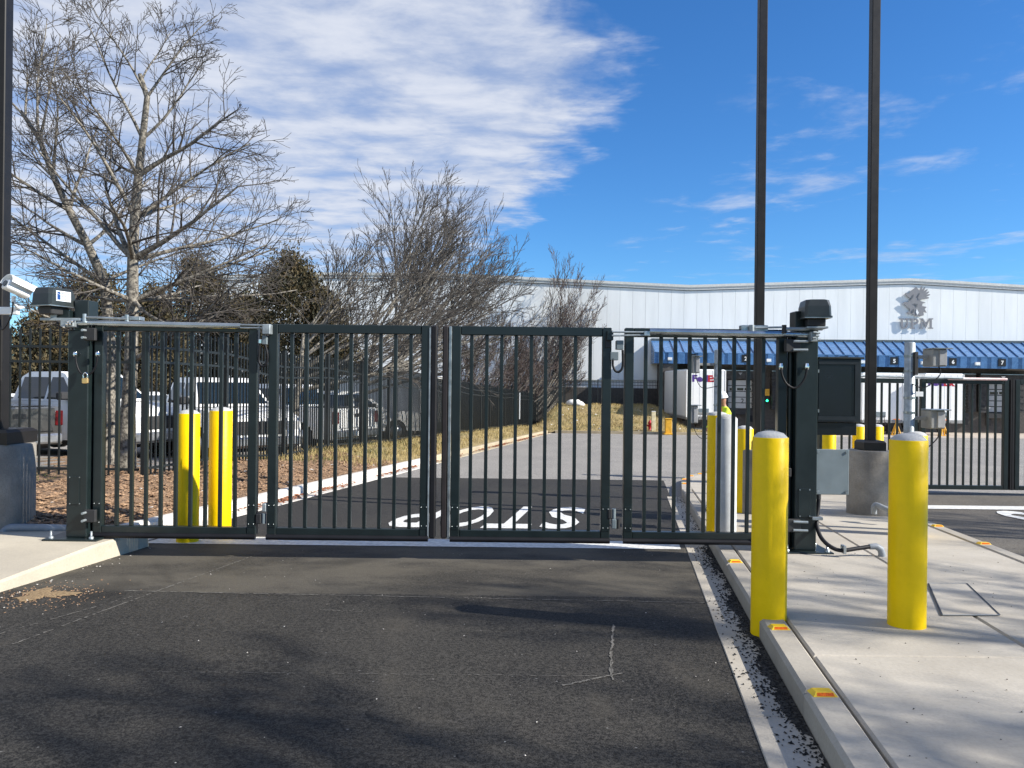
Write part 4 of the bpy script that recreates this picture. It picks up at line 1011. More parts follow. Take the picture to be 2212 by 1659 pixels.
# dock bays
bays = [(1461, 1541, 1), (1559, 1640, 2), (1668, 1760, 3), (1778, 1876, 4), (1891, 1984, 5), (2008, 2108, 6), (2119, 2216, 7)]
for x0, x1, nb_ in bays:
    yo = lambda y, x=(x0 + x1) / 2: y + (x - 1600) * .015
    sh = obj('dock_shelter', bbox(x0, yo(800), x1, yo(819), .0, .62), M['shelter'], WH)
    wq = (x1 - x0) * .16
    bbm = MB()
    for i in range(9):        # quilted pads down both sides
        for xa, xb in ((x0, x0 + wq), (x1 - wq, x1)):
            ya, yb = 819.5 + i * 7.1, 819.5 + (i + 1) * 7.1
            s_ = obj('shelter_pad', bbox(xa, yo(ya), xb, yo(yb - .5), .0, .56 + .05 * (i % 2)), M['shelter'], sh)
    obj('header_bar', bbox(x0, yo(799.0), x1, yo(801.8), .621, .68), M['galv'], sh)
    xc = (x0 + x1) / 2
    aa, bb = BP(xc, yo(808), .625)
    obj('marker', MB().prism([(aa - .16, bb + .12), (aa + .16, bb + .12), (aa, bb - .10)], BW, .621, .635), M['sign_grey'] if nb_ < 5 else M['white_paint'], sh)
    dn = obj('dock_door', bbox(x0 + wq + .5, yo(820), x1 - wq - .5, yo(883.5), .0, .05), M['dark_void'], WH)
    for i in range(5):
        ya, yb = 821 + i * 12.4, 821 + (i + 1) * 12.4 - .7
        obj('door_section', bbox(x0 + wq + 1, yo(ya), x1 - wq - 1, yo(yb), .051, .10), M['door_white'], dn)
    for i in range(3):
        xa = x0 + wq + 4 + i * (x1 - x0 - 2 * wq - 6) / 3; obj('door_window', bbox(xa, yo(838), xa + (x1 - x0 - 2 * wq) / 3 - 5, yo(843.5), .101, .115), M['glass'], dn)
    aa, bb = BP(xc + 4, yo(866), .1)
    if nb_ in (2, 3, 7): text_obj('door_number', str(nb_), lambda a, b, d: BW(aa + a, bb + b, .103 + d), .24, .40, .008, M['sign_black'], dn, .02)
    obj('dock_bumper', bbox(x0 + wq, yo(884.5), x1 - wq, yo(896), .0, .4), M['plastic_dark'], WH)
    for xa in (x0 + wq, x1 - wq - 7): obj('bumper_block', bbox(xa, yo(897), xa + 6, yo(911), .0, .35), M['rubber'], WH)
dl = obj('dock_signal', bbox(1654, 857, 1661, 872, .0, .25), M['plastic_dark'], WH)
aa, bb = BP(1657, 865.5, .25); q = BW(aa, bb, .255); obj('signal_lens', MB().tube([q, q + bn_ * .03], .075, 14), M['green_lamp'], dl)
obj('control_box', bbox(1652, 840, 1662, 855, .0, .3), M['yellow_dull'], WH)
# company sign: emblem and letters standing off the wall
so_ = .16
def zz_(u, v, x0=3140, y0=980, k=700 / 2212): return ((x0 + u * k) / 1.736, (y0 + v * k) / 1.736)
def szp(pts): return [BP(*zz_(u, v), so_) for u, v in pts]
q = BW(*BP(1965, 680, so_), so_)
SG = thing('company_sign', 'grey winged emblem above the letters UPM standing off the warehouse wall', 'wall sign', q)
em = obj('emblem', MB().prism(szp([(938, 300), (962, 335), (985, 360), (978, 395), (955, 430), (985, 470), (1050, 490), (1010, 500), (1005, 530), (1060, 540), (1035, 565), (1060, 610), (1020, 600), (1025, 640), (985, 650), (960, 640), (940, 655), (925, 625), (905, 640), (880, 615), (850, 630), (825, 600), (862, 590), (858, 560), (830, 545), (800, 515), (782, 490), (800, 478), (835, 485), (870, 445), (838, 420), (800, 390), (812, 372), (845, 380), (870, 352), (905, 325)]), BW, so_ - .05, so_), M['sign_grey'], SG)
for k, (u, v) in enumerate([(1005, 293), (1040, 305), (1070, 330), (1090, 358), (1100, 392), (1088, 432)]):
    c0 = Vector((958, 440)); tip = Vector((u, v)); dd = (tip - c0); nn = Vector((-dd.y, dd.x)).normalized()
    pts = [c0 + nn * 14, c0 + dd * .55 + nn * 15, c0 + dd * .92 + nn * 8, tip, c0 + dd * .92 - nn * 8, c0 + dd * .55 - nn * 15, c0 - nn * 14]
    obj('feather', MB().prism(szp([(p.x, p.y) for p in pts]), BW, so_ - .045 + .004 * k, so_ + .003 + .004 * k), M['sign_grey'], em)
for pts in ([(870, 440), (905, 385), (900, 420), (880, 455)], [(945, 420), (975, 370), (978, 385), (955, 425)], [(895, 500), (950, 505), (945, 545), (930, 520)], [(880, 590), (905, 560), (910, 590), (895, 610)], [(940, 560), (965, 610), (945, 635), (930, 600)]):
    obj('inlay', MB().prism(szp(pts), BW, so_ + .02, so_ + .026), M['white_panel'] if pts[0][0] == 940 else M['trim_dark'], em)
def ring(c, rx, ry, wx, wy, t0, t1, n=14):
    o_ = [(c[0] + rx * math.cos(t0 + (t1 - t0) * i / n), c[1] + ry * math.sin(t0 + (t1 - t0) * i / n)) for i in range(n + 1)]
    i_ = [(c[0] + (rx - wx) * math.cos(t1 + (t0 - t1) * i / n), c[1] + (ry - wy) * math.sin(t1 + (t0 - t1) * i / n)) for i in range(n + 1)]
    return o_ + i_
def letter(parts):
    mb = MB()
    for k, pts in enumerate(parts): mb.prism(szp(pts), BW, so_ - .06, so_ + .0015 * k)
    return obj('letter', mb, M['sign_grey'], SG)
letter([[(735, 675), (795, 675), (795, 688), (735, 688)], [(754, 688), (778, 688), (778, 755), (754, 755)], ring((796, 752), 42, 46, 24, 16, math.pi, 0), [(822, 688), (838, 688), (838, 752), (822, 752)], [(806, 675), (856, 675), (856, 688), (806, 688)]])
letter([[(862, 675), (915, 675), (915, 688), (862, 688)], [(878, 688), (902, 688), (902, 785), (878, 785)], [(862, 785), (920, 785), (920, 798), (862, 798)], ring((915, 711), 48, 36, 22, 14, -math.pi / 2, math.pi / 2)])
letter([[(975, 675), (1020, 675), (1020, 688), (975, 688)], [(990, 688), (1004, 688), (1004, 785), (990, 785)], [(976, 785), (1022, 785), (1022, 798), (976, 798)], [(1004, 688), (1026, 688), (1062, 760), (1050, 790)], [(1096, 688), (1078, 688), (1050, 745), (1058, 775)], [(1096, 688), (1120, 688), (1120, 785), (1096, 785)], [(1084, 675), (1136, 675), (1136, 688), (1084, 688)], [(1080, 785), (1136, 785), (1136, 798), (1080, 798)]])
# ------------------------------------------------------------------ trailers at the docks
def trailer(label, px0, px1, pt, pb, Yn, ln, group, logo=True):
    a, b = W(px0, pt, Yn), W(px1, pb, Yn); x0, x1, zt2, zb2 = a.x, b.x, a.z, b.z; zg = gz(0, Yn)
    rt = thing('parcel_trailer', label, 'trailer', ((x0 + x1) / 2, Yn, zg), group)
    obj('box_body', MB().box(x0, x1, Yn, Yn + ln, zb2, zt2, .07), M['truck_white'], rt)
    obj('roof_cap', MB().box(x0 + .05, x1 - .05, Yn + .1, Yn + ln - .1, zt2, zt2 + .02, .01), M['galv'], rt)
    for xx in (x0 - .004, x1 + .004): obj('corner_post', MB().box(xx - .035, xx + .035, Yn - .02, Yn + .06, zb2, zt2 - .05, .015), M['truck_white'], rt)
    for i in range(1, 6): obj('rivet_seam', MB().box(x0 + (x1 - x0) * i / 6 - .006, x0 + (x1 - x0) * i / 6 + .006, Yn - .004, Yn, zb2 + .2, zt2 - .1), M['galv'], rt)
    obj('bottom_rail', MB().box(x0 - .01, x1 + .01, Yn - .03, Yn + ln, zb2 - .16, zb2 + .002, .01), M['box_tan'], rt)
    xm = (x0 + x1) / 2; obj('connection_panel', MB().box(xm - .5, xm + .2, Yn - .05, Yn - .001, zb2 + .25, zb2 + .6, .01), M['box_grey'], rt)
    for k in range(2): ctube('air_hose', [(xm - .1 + .2 * k, Yn - .06, zb2 + .35), (xm - .15 + .2 * k, Yn - .2, zb2 - .05), (xm + .1 * k, Yn - .15, zb2 - .3), (xm + .2 + .2 * k, Yn - .08, zb2 - .1)], .02, M['rubber'], rt, 6, 5)
    for xx in (x0 + .35, x1 - .35):
        lg = obj('landing_leg', MB().box(xx - .06, xx + .06, Yn + 1.4, Yn + 1.52, zg + .03, zb2 - .1, .005), M['plastic_dark'], rt)
        obj('foot', MB().box(xx - .15, xx + .15, Yn + 1.3, Yn + 1.62, zg, zg + .03), M['plastic_dark'], lg)
    obj('landing_brace', MB().box(x0 + .35, x1 - .35, Yn + 1.43, Yn + 1.49, zb2 - .5, zb2 - .42), M['plastic_dark'], rt)
    for xx in (x0 + .18, x1 - .18):
        wh = obj('wheel', MB().tube([(xx - .15, Yn + ln - 1.3, zg + .5), (xx + .15, Yn + ln - 1.3, zg + .5)], .5, 24), M['tyre'], rt)
        obj('rim', MB().tube([(xx - .16, Yn + ln - 1.3, zg + .5), (xx + .16, Yn + ln - 1.3, zg + .5)], .28, 18), M['rim'], wh)
    if logo:
        zc = zt2 - .62
        def pf(a, b, d, xo=0): return (xm + xo + a, Yn - .007 - d, zc + b)
        text_obj('lettering', 'Fed', lambda a, b, d: pf(a, b, d, -.47 + logo), 1.06, .48, .006, M['purple'], rt, .05)
        text_obj('lettering', 'Ex', lambda a, b, d: pf(a, b - .008, d, .46 + logo), .78, .47, .006, M['red'], rt, .05)
    return rt
trailer('white parcel trailer backed into the first dock bay, purple and red lettering', 1484, 1566, 797.5, 902, 52.7, 8.4, 'white parcel trailers at the docks', .05)
trailer('white parcel trailer behind the far exit gate, without lettering in view', 1864, 1950, 805, 909, 53.2, 8.2, 'white parcel trailers at the docks', 0)
trailer('white parcel trailer behind the far exit gate with purple and red lettering', 1999, 2081, 806.5, 910, 52.6, 8.6, 'white parcel trailers at the docks', -.12)

# ------------------------------------------------------------------ small things in the dock yard
def jack(label, px, Y):
    p = W(px, 930, Y); z = gz(0, Y); rt = thing('trailer_jack', label, 'jack stand', (p.x, Y, z), 'yellow trailer jack stands')
    for dx, dy in ((-.22, -.2), (.22, -.2), (-.22, .2), (.22, .2)):
        obj('leg', MB().tube([(p.x + dx, Y + dy, z), (p.x + dx * .15, Y + dy * .15, z + .75)], .05, 8), M['yellow_dull'], rt)
    obj('screw_column', MB().tube([(p.x, Y, z + .3), (p.x, Y, z + 1.05)], .06, 10), M['yellow_dull'], rt)
    obj('head_plate', MB().box(p.x - .16, p.x + .16, Y - .16, Y + .16, z + 1.05, z + 1.1, .01), M['orange'], rt)
    obj('base_plate', MB().box(p.x - .3, p.x + .3, Y - .26, Y + .26, z + .002, z + .03, .01), M['yellow_dull'], rt)
jack('yellow jack stand under the lettered trailer behind the exit gate', 2037, 51.6); jack('orange yellow jack stand under the unlettered trailer', 1936, 51.4)
p = W(1443, 945, 47.6); z = gz(0, 47.6)
rt = thing('wheel_stop_stand', 'short worn yellow stand at the kerb corner near the first trailer', 'stand', (p.x, 47.6, z))
obj('post', MB().box(p.x - .19, p.x + .19, 47.45, 47.75, z, z + .95, .02), M['yellow_dull'], rt); obj('cap', MB().box(p.x - .22, p.x + .22, 47.42, 47.78, z + .95, z + 1.0, .015), M['yellow_dull'], rt)
obj('foot', MB().box(p.x - .3, p.x + .26, 47.2, 47.8, z, z + .1, .02), M['yellow_dull'], rt)
p = W(1411, 935, 48.8); z = gz(0, 48.8) + boff(p.x, 48.8) - .1
rt = thing('marker_post', 'cream square post on the grass beside the red hydrant', 'marker post', (p.x, 48.8, z))
obj('post', MB().box(p.x - .12, p.x + .12, 48.7, 48.9, z, z + 1.35, .02), mat('cream', (.62, .54, .34), .7), rt); obj('cap', MB().box(p.x - .13, p.x + .13, 48.69, 48.91, z + 1.35, z + 1.38, .01), M['white_paint'], rt)
p = W(1404, 935, 49.2); z = gz(0, 49.2) + boff(p.x, 49.2) - .08
rt = thing('fire_hydrant', 'small red fire hydrant on the grass beside the cream post', 'hydrant', (p.x, 49.2, z))
obj('barrel', MB().lathe([(.16, 0), (.16, .05), (.11, .07), (.11, .5), (.15, .52), (.14, .6), (.07, .7), (.03, .76)], 18, (p.x, 49.2, z)), M['red'], rt)
for dx in (-1, 1): obj('outlet', MB().tube([(p.x + .1 * dx, 49.2, z + .4), (p.x + .2 * dx, 49.2, z + .4)], .06, 10), M['red'], rt)
r = random.Random(3)
for px, py, Y, s_, lab in ((1240, 905, 57.0, .42, 'white boulder at the top of the grass bank beside the fence'), (1250, 906, 56.5, .3, 'smaller white boulder touching the big one on the grass bank')):
    p = W(px, py, Y); z = gz(0, Y) + boff(p.x, Y)
    mb = MB(); vs = []; 
    for i in range(7):
        for k in range(12):
            th = math.pi * i / 6; ph = 2 * math.pi * k / 12; rr = s_ * r.uniform(.85, 1.1)
            vs.append((p.x + rr * math.sin(th) * math.cos(ph) * 1.5, Y + rr * math.sin(th) * math.sin(ph), z + .1 + rr * .75 * math.cos(th)))
    mb.add(vs, [(i * 12 + k, i * 12 + (k + 1) % 12, (i + 1) * 12 + (k + 1) % 12, (i + 1) * 12 + k) for i in range(6) for k in range(12)], True)
    tag(obj('boulder', mb, M['rock_white']), lab, 'boulder')
# camera mast beyond the trees
p = W(976, 620, 40); zg = gz(0, 40)
rt = thing('camera_mast', 'thin dark mast with a white camera among the bare trees', 'mast', (p.x, 40, zg))
obj('mast', MB().tube([(p.x, 40, zg), (p.x, 40, p.z)], .06, 10), M['pole_paint'], rt)
obj('camera_head', MB().box(p.x + .05, p.x + .62, 39.9, 40.1, p.z - .35, p.z - .12, .04), M['white_paint'], rt); obj('camera_arm', MB().box(p.x + .02, p.x + .4, 39.95, 40.05, p.z - .11, p.z - .03), M['white_paint'], rt)

# ================================================================== PERSON
def person(px, Y):
    c = W(px, 900, Y); zg = -S * Y + IO; hgt = 1.74
    rt = thing('person', 'person in yellow safety jacket and white hard hat behind the gate bollards', 'person', (c.x, Y, zg))
    sk = {'pelvis': ((0, 0, .93), .14), 'belly': ((-.01, 0, 1.07), .145), 'chest': ((-.05, 0, 1.28), .165), 'neckb': ((-.09, 0, 1.44), .075), 'neck': ((-.11, 0, 1.50), .055), 'headb': ((-.135, 0, 1.56), .085), 'head': ((-.14, 0, 1.64), .10), 'top': ((-.13, 0, 1.71), .075)}
    ed = [('pelvis', 'belly'), ('belly', 'chest'), ('chest', 'neckb'), ('neckb', 'neck'), ('neck', 'headb'), ('headb', 'head'), ('head', 'top')]
    for s_, n in ((1, 'a'), (-1, 'b')):
        fw = -.10 if s_ > 0 else -.30
        sk.update({'sh' + n: ((-.07, .185 * s_, 1.39), .075), 'el' + n: ((-.10 + fw * .4, .25 * s_, 1.12), .055), 'wr' + n: ((-.16 + fw, .20 * s_, .96 - fw * .3), .036), 'ha' + n: ((-.20 + fw, .19 * s_, .92 - fw * .3), .038),
                   'hp' + n: ((0, .10 * s_, .88), .105), 'kn' + n: ((-.03 * s_, .11 * s_, .48), .075), 'an' + n: ((-.05 * s_ + .02, .12 * s_, .09), .052), 'to' + n: ((-.05 * s_ - .16, .13 * s_, .035), .04)})
        ed += [('chest', 'sh' + n), ('sh' + n, 'el' + n), ('el' + n, 'wr' + n), ('wr' + n, 'ha' + n), ('pelvis', 'hp' + n), ('hp' + n, 'kn' + n), ('kn' + n, 'an' + n), ('an' + n, 'to' + n)]
    nm = list(sk); me = bpy.data.meshes.new('body'); me.from_pydata([sk[k][0] for k in nm], [(nm.index(a), nm.index(b)) for a, b in ed], [])
    o = bpy.data.objects.new('body', me); COL.objects.link(o)
    md = o.modifiers.new('skin', 'SKIN'); me.skin_vertices[0].data[0].use_root = True
    for i, k in enumerate(nm): me.skin_vertices[0].data[i].radius = (sk[k][1], sk[k][1])
    o.modifiers.new('sub', 'SUBSURF').levels = 2
    dg = bpy.context.evaluated_depsgraph_get(); m2 = bpy.data.meshes.new_from_object(o.evaluated_get(dg)); bpy.data.objects.remove(o)
    vs = [v.co.copy() for v in m2.vertices]; fs = [tuple(f.vertices) for f in m2.polygons]
    mb = MB(); mb.add(vs, fs, True)
    for n, s_ in (('a', 1), ('b', -1)):          # five fingers on each hand, curled a little
        hp = Vector(sk['ha' + n][0]).lerp(Vector(sk['wr' + n][0]), .35); mb.tube([Vector(sk['wr' + n][0]) + Vector((.05, .004 * s_, .03)), Vector(sk['wr' + n][0]), hp, hp + Vector((-.035, 0, -.03))], [.034, .032, .042, .026], 10)
        for k in range(5):
            th = k == 0; L = (.055, .07, .078, .072, .056)[k]; yo = (.03, .022, .007, -.008, -.022)[k] * s_ * -1
            b0 = hp + Vector((-.012 if not th else .01, yo, -.02)); b1 = b0 + Vector((-.022 if not th else -.03, yo * .3, -L * .5)); b2 = b1 + Vector((.004 if not th else -.012, 0, -L * .5))
            mb.tube([b0, b1, b2], [.0095, .009, .006], 6)
    hd = Vector(sk['head'][0])
    nb_ = mb.tube([hd + Vector((-.085, 0, .02)), hd + Vector((-.122, 0, -.018)), hd + Vector((-.09, 0, -.03))], [.008, .016, .012], 6)   # nose
    for s_ in (1, -1): mb.tube([hd + Vector((.005, .096 * s_, -.03)), hd + Vector((.012, .108 * s_, 0)), hd + Vector((.005, .096 * s_, .03))], .012, 6)   # ears
    body = mb.mesh('body')
    for k in ('skin', 'hivis', 'jeans', 'plastic_dark', 'hivis_orange'): body.materials.append(M[k])
    for p_ in body.polygons:
        z = p_.center.z; x, y = p_.center.x, p_.center.y
        k = 0
        if z < .14: k = 3
        elif z < .985 and abs(y) < .21 and x > -.15: k = 2
        elif z < 1.47: k = 1
        if k == 1 and (x < -.15 and abs(y) < .17 and z > 1.1): k = 4
        if k and abs(y) > .13 and z < 1.02 and x < -.15: k = 0
        if z > 1.47: k = 0
        p_.material_index = k
    b = obj('body', body, None, rt, loc=(0, 0, 0), fix=False); sc_ = hgt / 1.78; b.scale = (sc_,) * 3
    hm = MB().lathe([(.128, 0), (.128, .012), (.118, .02), (.115, .06), (.095, .11), (.055, .14), (.004, .15)], 24, (0, 0, 0))
    hm.box(-.17, -.09, -.08, .08, .0, .012, .005)
    o = obj('hard_hat', hm, M['white_paint'], rt, loc=(-.135 * sc_, 0, 1.655 * sc_)); o.rotation_euler = (0, R(-12), 0)
    for s_ in (1, -1): obj('eye', MB().lathe([(.002, -.012), (.011, -.005), (.012, 0), (.011, .005), (.002, .012)], 8), M['truck_black'], rt, loc=((-.135 - .098) * sc_, .034 * s_, 1.645 * sc_))
    obj('mouth', MB().box(-.004, .004, -.025, .025, -.004, .004, .001), M['red'], rt, loc=((-.135 - .096) * sc_, 0, 1.575 * sc_))
    for nm_, z_, xo, rx, ry, hh, m_ in (('jacket_hem', .965, .003, .165, .180, .045, 'hivis'), ('reflective_band', 1.10, -.008, .172, .172, .022, 'rim')):
        mb = MB(); vs = []; n_ = 28
        for zz3 in (-hh, hh):
            for k in range(n_): t = 2 * math.pi * k / n_; vs.append((xo + rx * math.cos(t), ry * math.sin(t), z_ + zz3))
        mb.add(vs, [(k, (k + 1) % n_, n_ + (k + 1) % n_, n_ + k) for k in range(n_)], True); o = obj(nm_, mb, M[m_], rt, loc=(0, 0, 0), fix=False); o.scale = (sc_,) * 3
    return rt
person(1573, 16.6)

# ================================================================== PARKED VEHICLES
def veh_matrix(X, Y, head, z): return Matrix.Translation((X, Y, z)) @ Matrix.Rotation(R(head), 4, 'Z')
def vehicle(name, label, cat, X, Y, head, paint, kind, group='vehicles parked behind the fence', sc=1.0):
    z0 = gz(X, Y) + .17
    rt = thing(name, label, cat, (X, Y, z0), group, R(head)); rt.scale = (sc, sc, sc)
    def part(nm, mb, m, parent=rt): return obj(nm, mb, m, parent, loc=(0, 0, 0))
    P = M[paint]
    def arch(xc, r=.44, n=8, z=.40): return [(xc + r * math.cos(math.pi * i / n), z + r * math.sin(math.pi * i / n)) for i in range(n + 1)]
    if kind == 'pickup':
        xr, xf, xw = -2.95, 2.95, (-1.75, 1.85); top = [(2.93, .72), (2.88, 1.02), (2.6, 1.12), (1.35, 1.22), (1.30, 1.24), (-.95, 1.24), (-.97, 1.27), (-2.92, 1.25), (-2.95, 1.1), (-2.93, .55)]
        cab = [(-.92, 1.25), (-.82, 1.78), (-.6, 1.90), (.35, 1.91), (.62, 1.86), (1.42, 1.24)]
    elif kind == 'suv':
        xr, xf, xw = -2.35, 2.35, (-1.42, 1.45); top = [(2.33, .65), (2.28, .92), (2.0, 1.04), (.95, 1.14), (-2.2, 1.14), (-2.33, 1.05), (-2.35, .6)]
        cab = [(-2.22, 1.13), (-1.95, 1.62), (-1.7, 1.72), (-.2, 1.74), (.12, 1.68), (1.02, 1.14)]
    else:
        xr, xf, xw = -2.2, 2.2, (-1.35, 1.4); top = [(2.18, .55), (2.1, .78), (1.8, .88), (1.0, .96), (-1.5, .98), (-2.1, .95), (-2.2, .55)]
        cab = [(-1.65, .97), (-.95, 1.36), (-.55, 1.43), (.2, 1.42), (.42, 1.36), (1.15, .95)]
    zb = .36; hw = .96 if kind == 'pickup' else .9
    prof = top + [(xr + .02, zb)] + list(reversed(arch(xw[0]))) + list(reversed(arch(xw[1]))) + [(xf - .05, zb)]
    a1 = list(arch(xw[0])); a2 = list(arch(xw[1]))
    prof = top + [(xr + .03, zb + .02)] + [(x, z) for x, z in reversed(a1)] + [(x, z) for x, z in reversed(a2)] + [(xf - .05, zb + .02)]
    def f3(x, z, d):
        k = 1 - .10 * max(0, z - .8) ** 1.2 * 2
        return (x, d * hw * k, z)
    part('body', MB().prism(prof, f3, -1, 1), P)
    part('underbody', MB().box(xr + .3, xf - .3, -hw + .12, hw - .12, .28, .62), M['plastic_dark'])
    zt = max(z for _, z in cab); zb2 = min(z for _, z in cab)
    def wy(z): return hw * (.93 - .20 * (z - zb2) / (zt - zb2))
    cb = part('cab', MB().prism(cab, lambda x, z, d: (x, d * wy(z), z), -1, 1), P)
    # windows: side panes set 6 mm proud, front and rear glass
    ins = lambda a, b, t: a + (b - a) * t
    zlo, zhi = zb2 + .05, zt - .13
    def xat(z, front):
        pts = cab if not front else list(reversed(cab))
        for (x0, q0), (x1, q1) in zip(pts, pts[1:]):
            if (q0 - z) * (q1 - z) <= 0 and abs(q1 - q0) > 1e-6: return x0 + (x1 - x0) * (z - q0) / (q1 - q0)
        return pts[0][0]
    rl, rh, fl, fh = xat(zlo, False), xat(zhi, False), xat(zlo, True), xat(zhi, True)
    mid = .22 if kind != 'suv' else .1
    cuts = [(rl + .16, rh + .10, mid - .06, mid - .06), (mid + .02, mid + .02, fl - .22, fh - .12)]
    if kind == 'suv': cuts = [(rl + .16, rh + .12, -1.02, -1.02), (-.94, -.94, mid - .05, mid - .05), (mid + .03, mid + .03, fl - .2, fh - .12)]
    for xa, xa2, xb, xb2 in cuts:
        for s_ in (1, -1):
            mb = MB(); y0, y1 = (wy(zlo) + .006) * s_, (wy(zhi) + .006) * s_
            mb.add([(xa, y0, zlo), (xb, y0, zlo), (xb2, y1, zhi), (xa2, y1, zhi)], [(0, 1, 2, 3)]); part('side_window', mb, M['glass'], cb)
    for front in (0, 1):
        xl, xh = (fl, fh) if front else (rl, rh); o_ = .008 if front else -.008
        mb = MB(); mb.add([(xl + o_, -wy(zlo) + .08, zlo + .02), (xl + o_, wy(zlo) - .08, zlo + .02), (xh + o_, wy(zhi) - .09, zhi + .02), (xh + o_, -wy(zhi) + .09, zhi + .02)], [(0, 1, 2, 3)])
        part('windscreen' if front else 'rear_window', mb, M['glass'], cb)
    for xx in xw:
        for s_ in (1, -1):
            rad = .39 if kind == 'pickup' else .34
            wh = part('wheel', MB().tube([(xx, s_ * (hw - .27), rad), (xx, s_ * (hw - .25), rad), (xx, s_ * (hw - .03), rad), (xx, s_ * (hw - .01), rad)], [rad - .03, rad, rad, rad - .03], 24), M['tyre'])
            part('rim', MB().lathe([(.02, .012), (rad * .62, .012), (rad * .62, 0), (.02, -.01)], 18), M['rim'], wh).matrix_basis = Matrix.Translation((xx, s_ * (hw - .008), rad)) @ Matrix.Rotation(R(-90 * s_), 4, 'X')
    hz = top[1][1]
    for s_ in (1, -1):
        part('headlight', MB().box(xf - .2, xf - .02, s_ * (hw - .38), s_ * (hw - .04), hz - .28, hz - .06, .02), M['headlight'])
        part('taillight', MB().box(xr - .015, xr + .09, s_ * (hw - .17), s_ * (hw + .004), .82, 1.16 if kind == 'pickup' else 1.0, .015), M['taillight'])
        part('door_handle', MB().box(mid - .42, mid - .2, s_ * (hw - .03), s_ * (hw + .012), zb2 - .17, zb2 - .12, .01), M['plastic_dark'])
        part('wing_mirror', MB().box(fl - .5, fl - .32, s_ * (hw - .05), s_ * (hw + .16), zb2 + .04, zb2 + .22, .03), M['plastic_dark'])
    part('grille', MB().box(xf - .06, xf + .012, -hw + .42, hw - .42, hz - .34, hz - .06, .01), M['plastic_dark'])
    part('front_bumper', MB().box(xf - .2, xf + .06, -hw + .03, hw - .03, .40, .62, .04), M['rim'] if kind == 'pickup' else P)
    part('rear_bumper', MB().box(xr - .09, xr + .1, -hw + .03, hw - .03, .42, .64, .04), M['rim'] if kind == 'pickup' else P)
    if kind == 'pickup':
        tg = part('tailgate', MB().box(xr - .022, xr - .001, -hw + .19, hw - .19, .70, 1.22, .012), P)
        part('tailgate_handle', MB().box(xr - .03, xr - .0225, -.14, .14, 1.0, 1.10, .01), M['truck_black'], tg)
        part('bed_floor', MB().box(-2.8, -1.05, -hw + .2, hw - .2, 1.262, 1.272), M['truck_black'])
    part('licence_plate', MB().box(xr - .102, xr - .091, -.16, .16, .46, .60, .005), M['white_paint'])
    return rt
def vx(px, Y): return W(px, 900, Y).x
vehicle('pickup_truck', 'dark grey pickup with its tailgate turned to the road, beside the lamp pole', 'pickup truck', vx(40, 16.9) - 2.55, 16.9 + 1.48, 150, 'truck_grey', 'pickup')
vehicle('pickup_truck', 'white pickup seen side on, behind the gate post and the grey pickup', 'pickup truck', vx(163, 20.3), 20.3, -24, 'truck_white', 'pickup', sc=1.12)
vehicle('parked_car', 'white car with a wide sloping windscreen behind the two bollards', 'car', vx(322, 26.5), 26.5, -12, 'truck_white', 'suv')
vehicle('pickup_truck', 'white pickup with chrome bumper facing the road behind the hinged gate leaf', 'pickup truck', vx(462, 20.2), 20.2, -50, 'truck_white', 'pickup', sc=1.06)
vehicle('pickup_truck', 'white pickup showing its red tail light through the gate', 'pickup truck', vx(606, 24.6), 24.6, 152, 'truck_white', 'pickup', sc=1.05)
vehicle('pickup_truck', 'white pickup behind the fence near the black closing edge of the gate', 'pickup truck', vx(738, 29.5), 29.5, 28, 'truck_white', 'pickup')
vehicle('parked_car', 'black car behind the fence, farthest of the parked row', 'car', vx(868, 36), 36, 200, 'truck_black', 'suv')
vehicle('parked_car', 'small dark car with a white car behind it, left of the pale pickup', 'car', vx(60, 29), 29, 8, 'truck_black', 'sedan')
vehicle('parked_car', 'low white car in the row behind the side-on white pickup', 'car', vx(75, 34), 34, 4, 'truck_white', 'suv')
# box van further along
def box_van(X, Y, head):
    z0 = gz(X, Y) + .17; rt = thing('box_van', 'tall white box van behind the long fence', 'van', (X, Y, z0), 'vehicles parked behind the fence', R(head))
    def part(nm, mb, m, p=rt): return obj(nm, mb, m, p, loc=(0, 0, 0))
    part('box_body', MB().box(-3.2, 1.1, -1.05, 1.05, .75, 2.65, .05), M['truck_white'])
    cb = part('cab', MB().prism([(1.1, .5), (2.9, .5), (2.95, 1.05), (2.1, 1.2), (1.6, 2.0), (1.1, 2.05)], lambda x, z, d: (x, d * .95, z), -1, 1), M['truck_white'])
    for s_ in (1, -1): part('side_window', MB().add([(1.25, .956 * s_, 1.25), (2.0, .956 * s_, 1.25), (1.62, .956 * s_, 1.85), (1.25, .956 * s_, 1.85)], [(0, 1, 2, 3)]), M['glass'], cb)
    part('windscreen', MB().add([(2.11, -.8, 1.24), (2.11, .8, 1.24), (1.63, .8, 1.96), (1.63, -.8, 1.96)], [(0, 1, 2, 3)]), M['glass'], cb)
    part('chassis', MB().box(-3.2, 2.7, -.5, .5, .42, .74), M['plastic_dark'])
    for xx in (-2.1, 2.2):
        for s_ in (1, -1): part('wheel', MB().tube([(xx, s_ * .72, .42), (xx, s_ * .98, .42)], .42, 22), M['tyre'])
    for s_ in (1, -1): part('taillight', MB().box(-3.22, -3.18, s_ * .8, s_ * 1.0, .85, 1.2), M['taillight']); part('headlight', MB().box(2.9, 2.97, s_ * .6, s_ * .9, .75, .95), M['headlight'])
box_van(vx(808, 33), 33, 150)

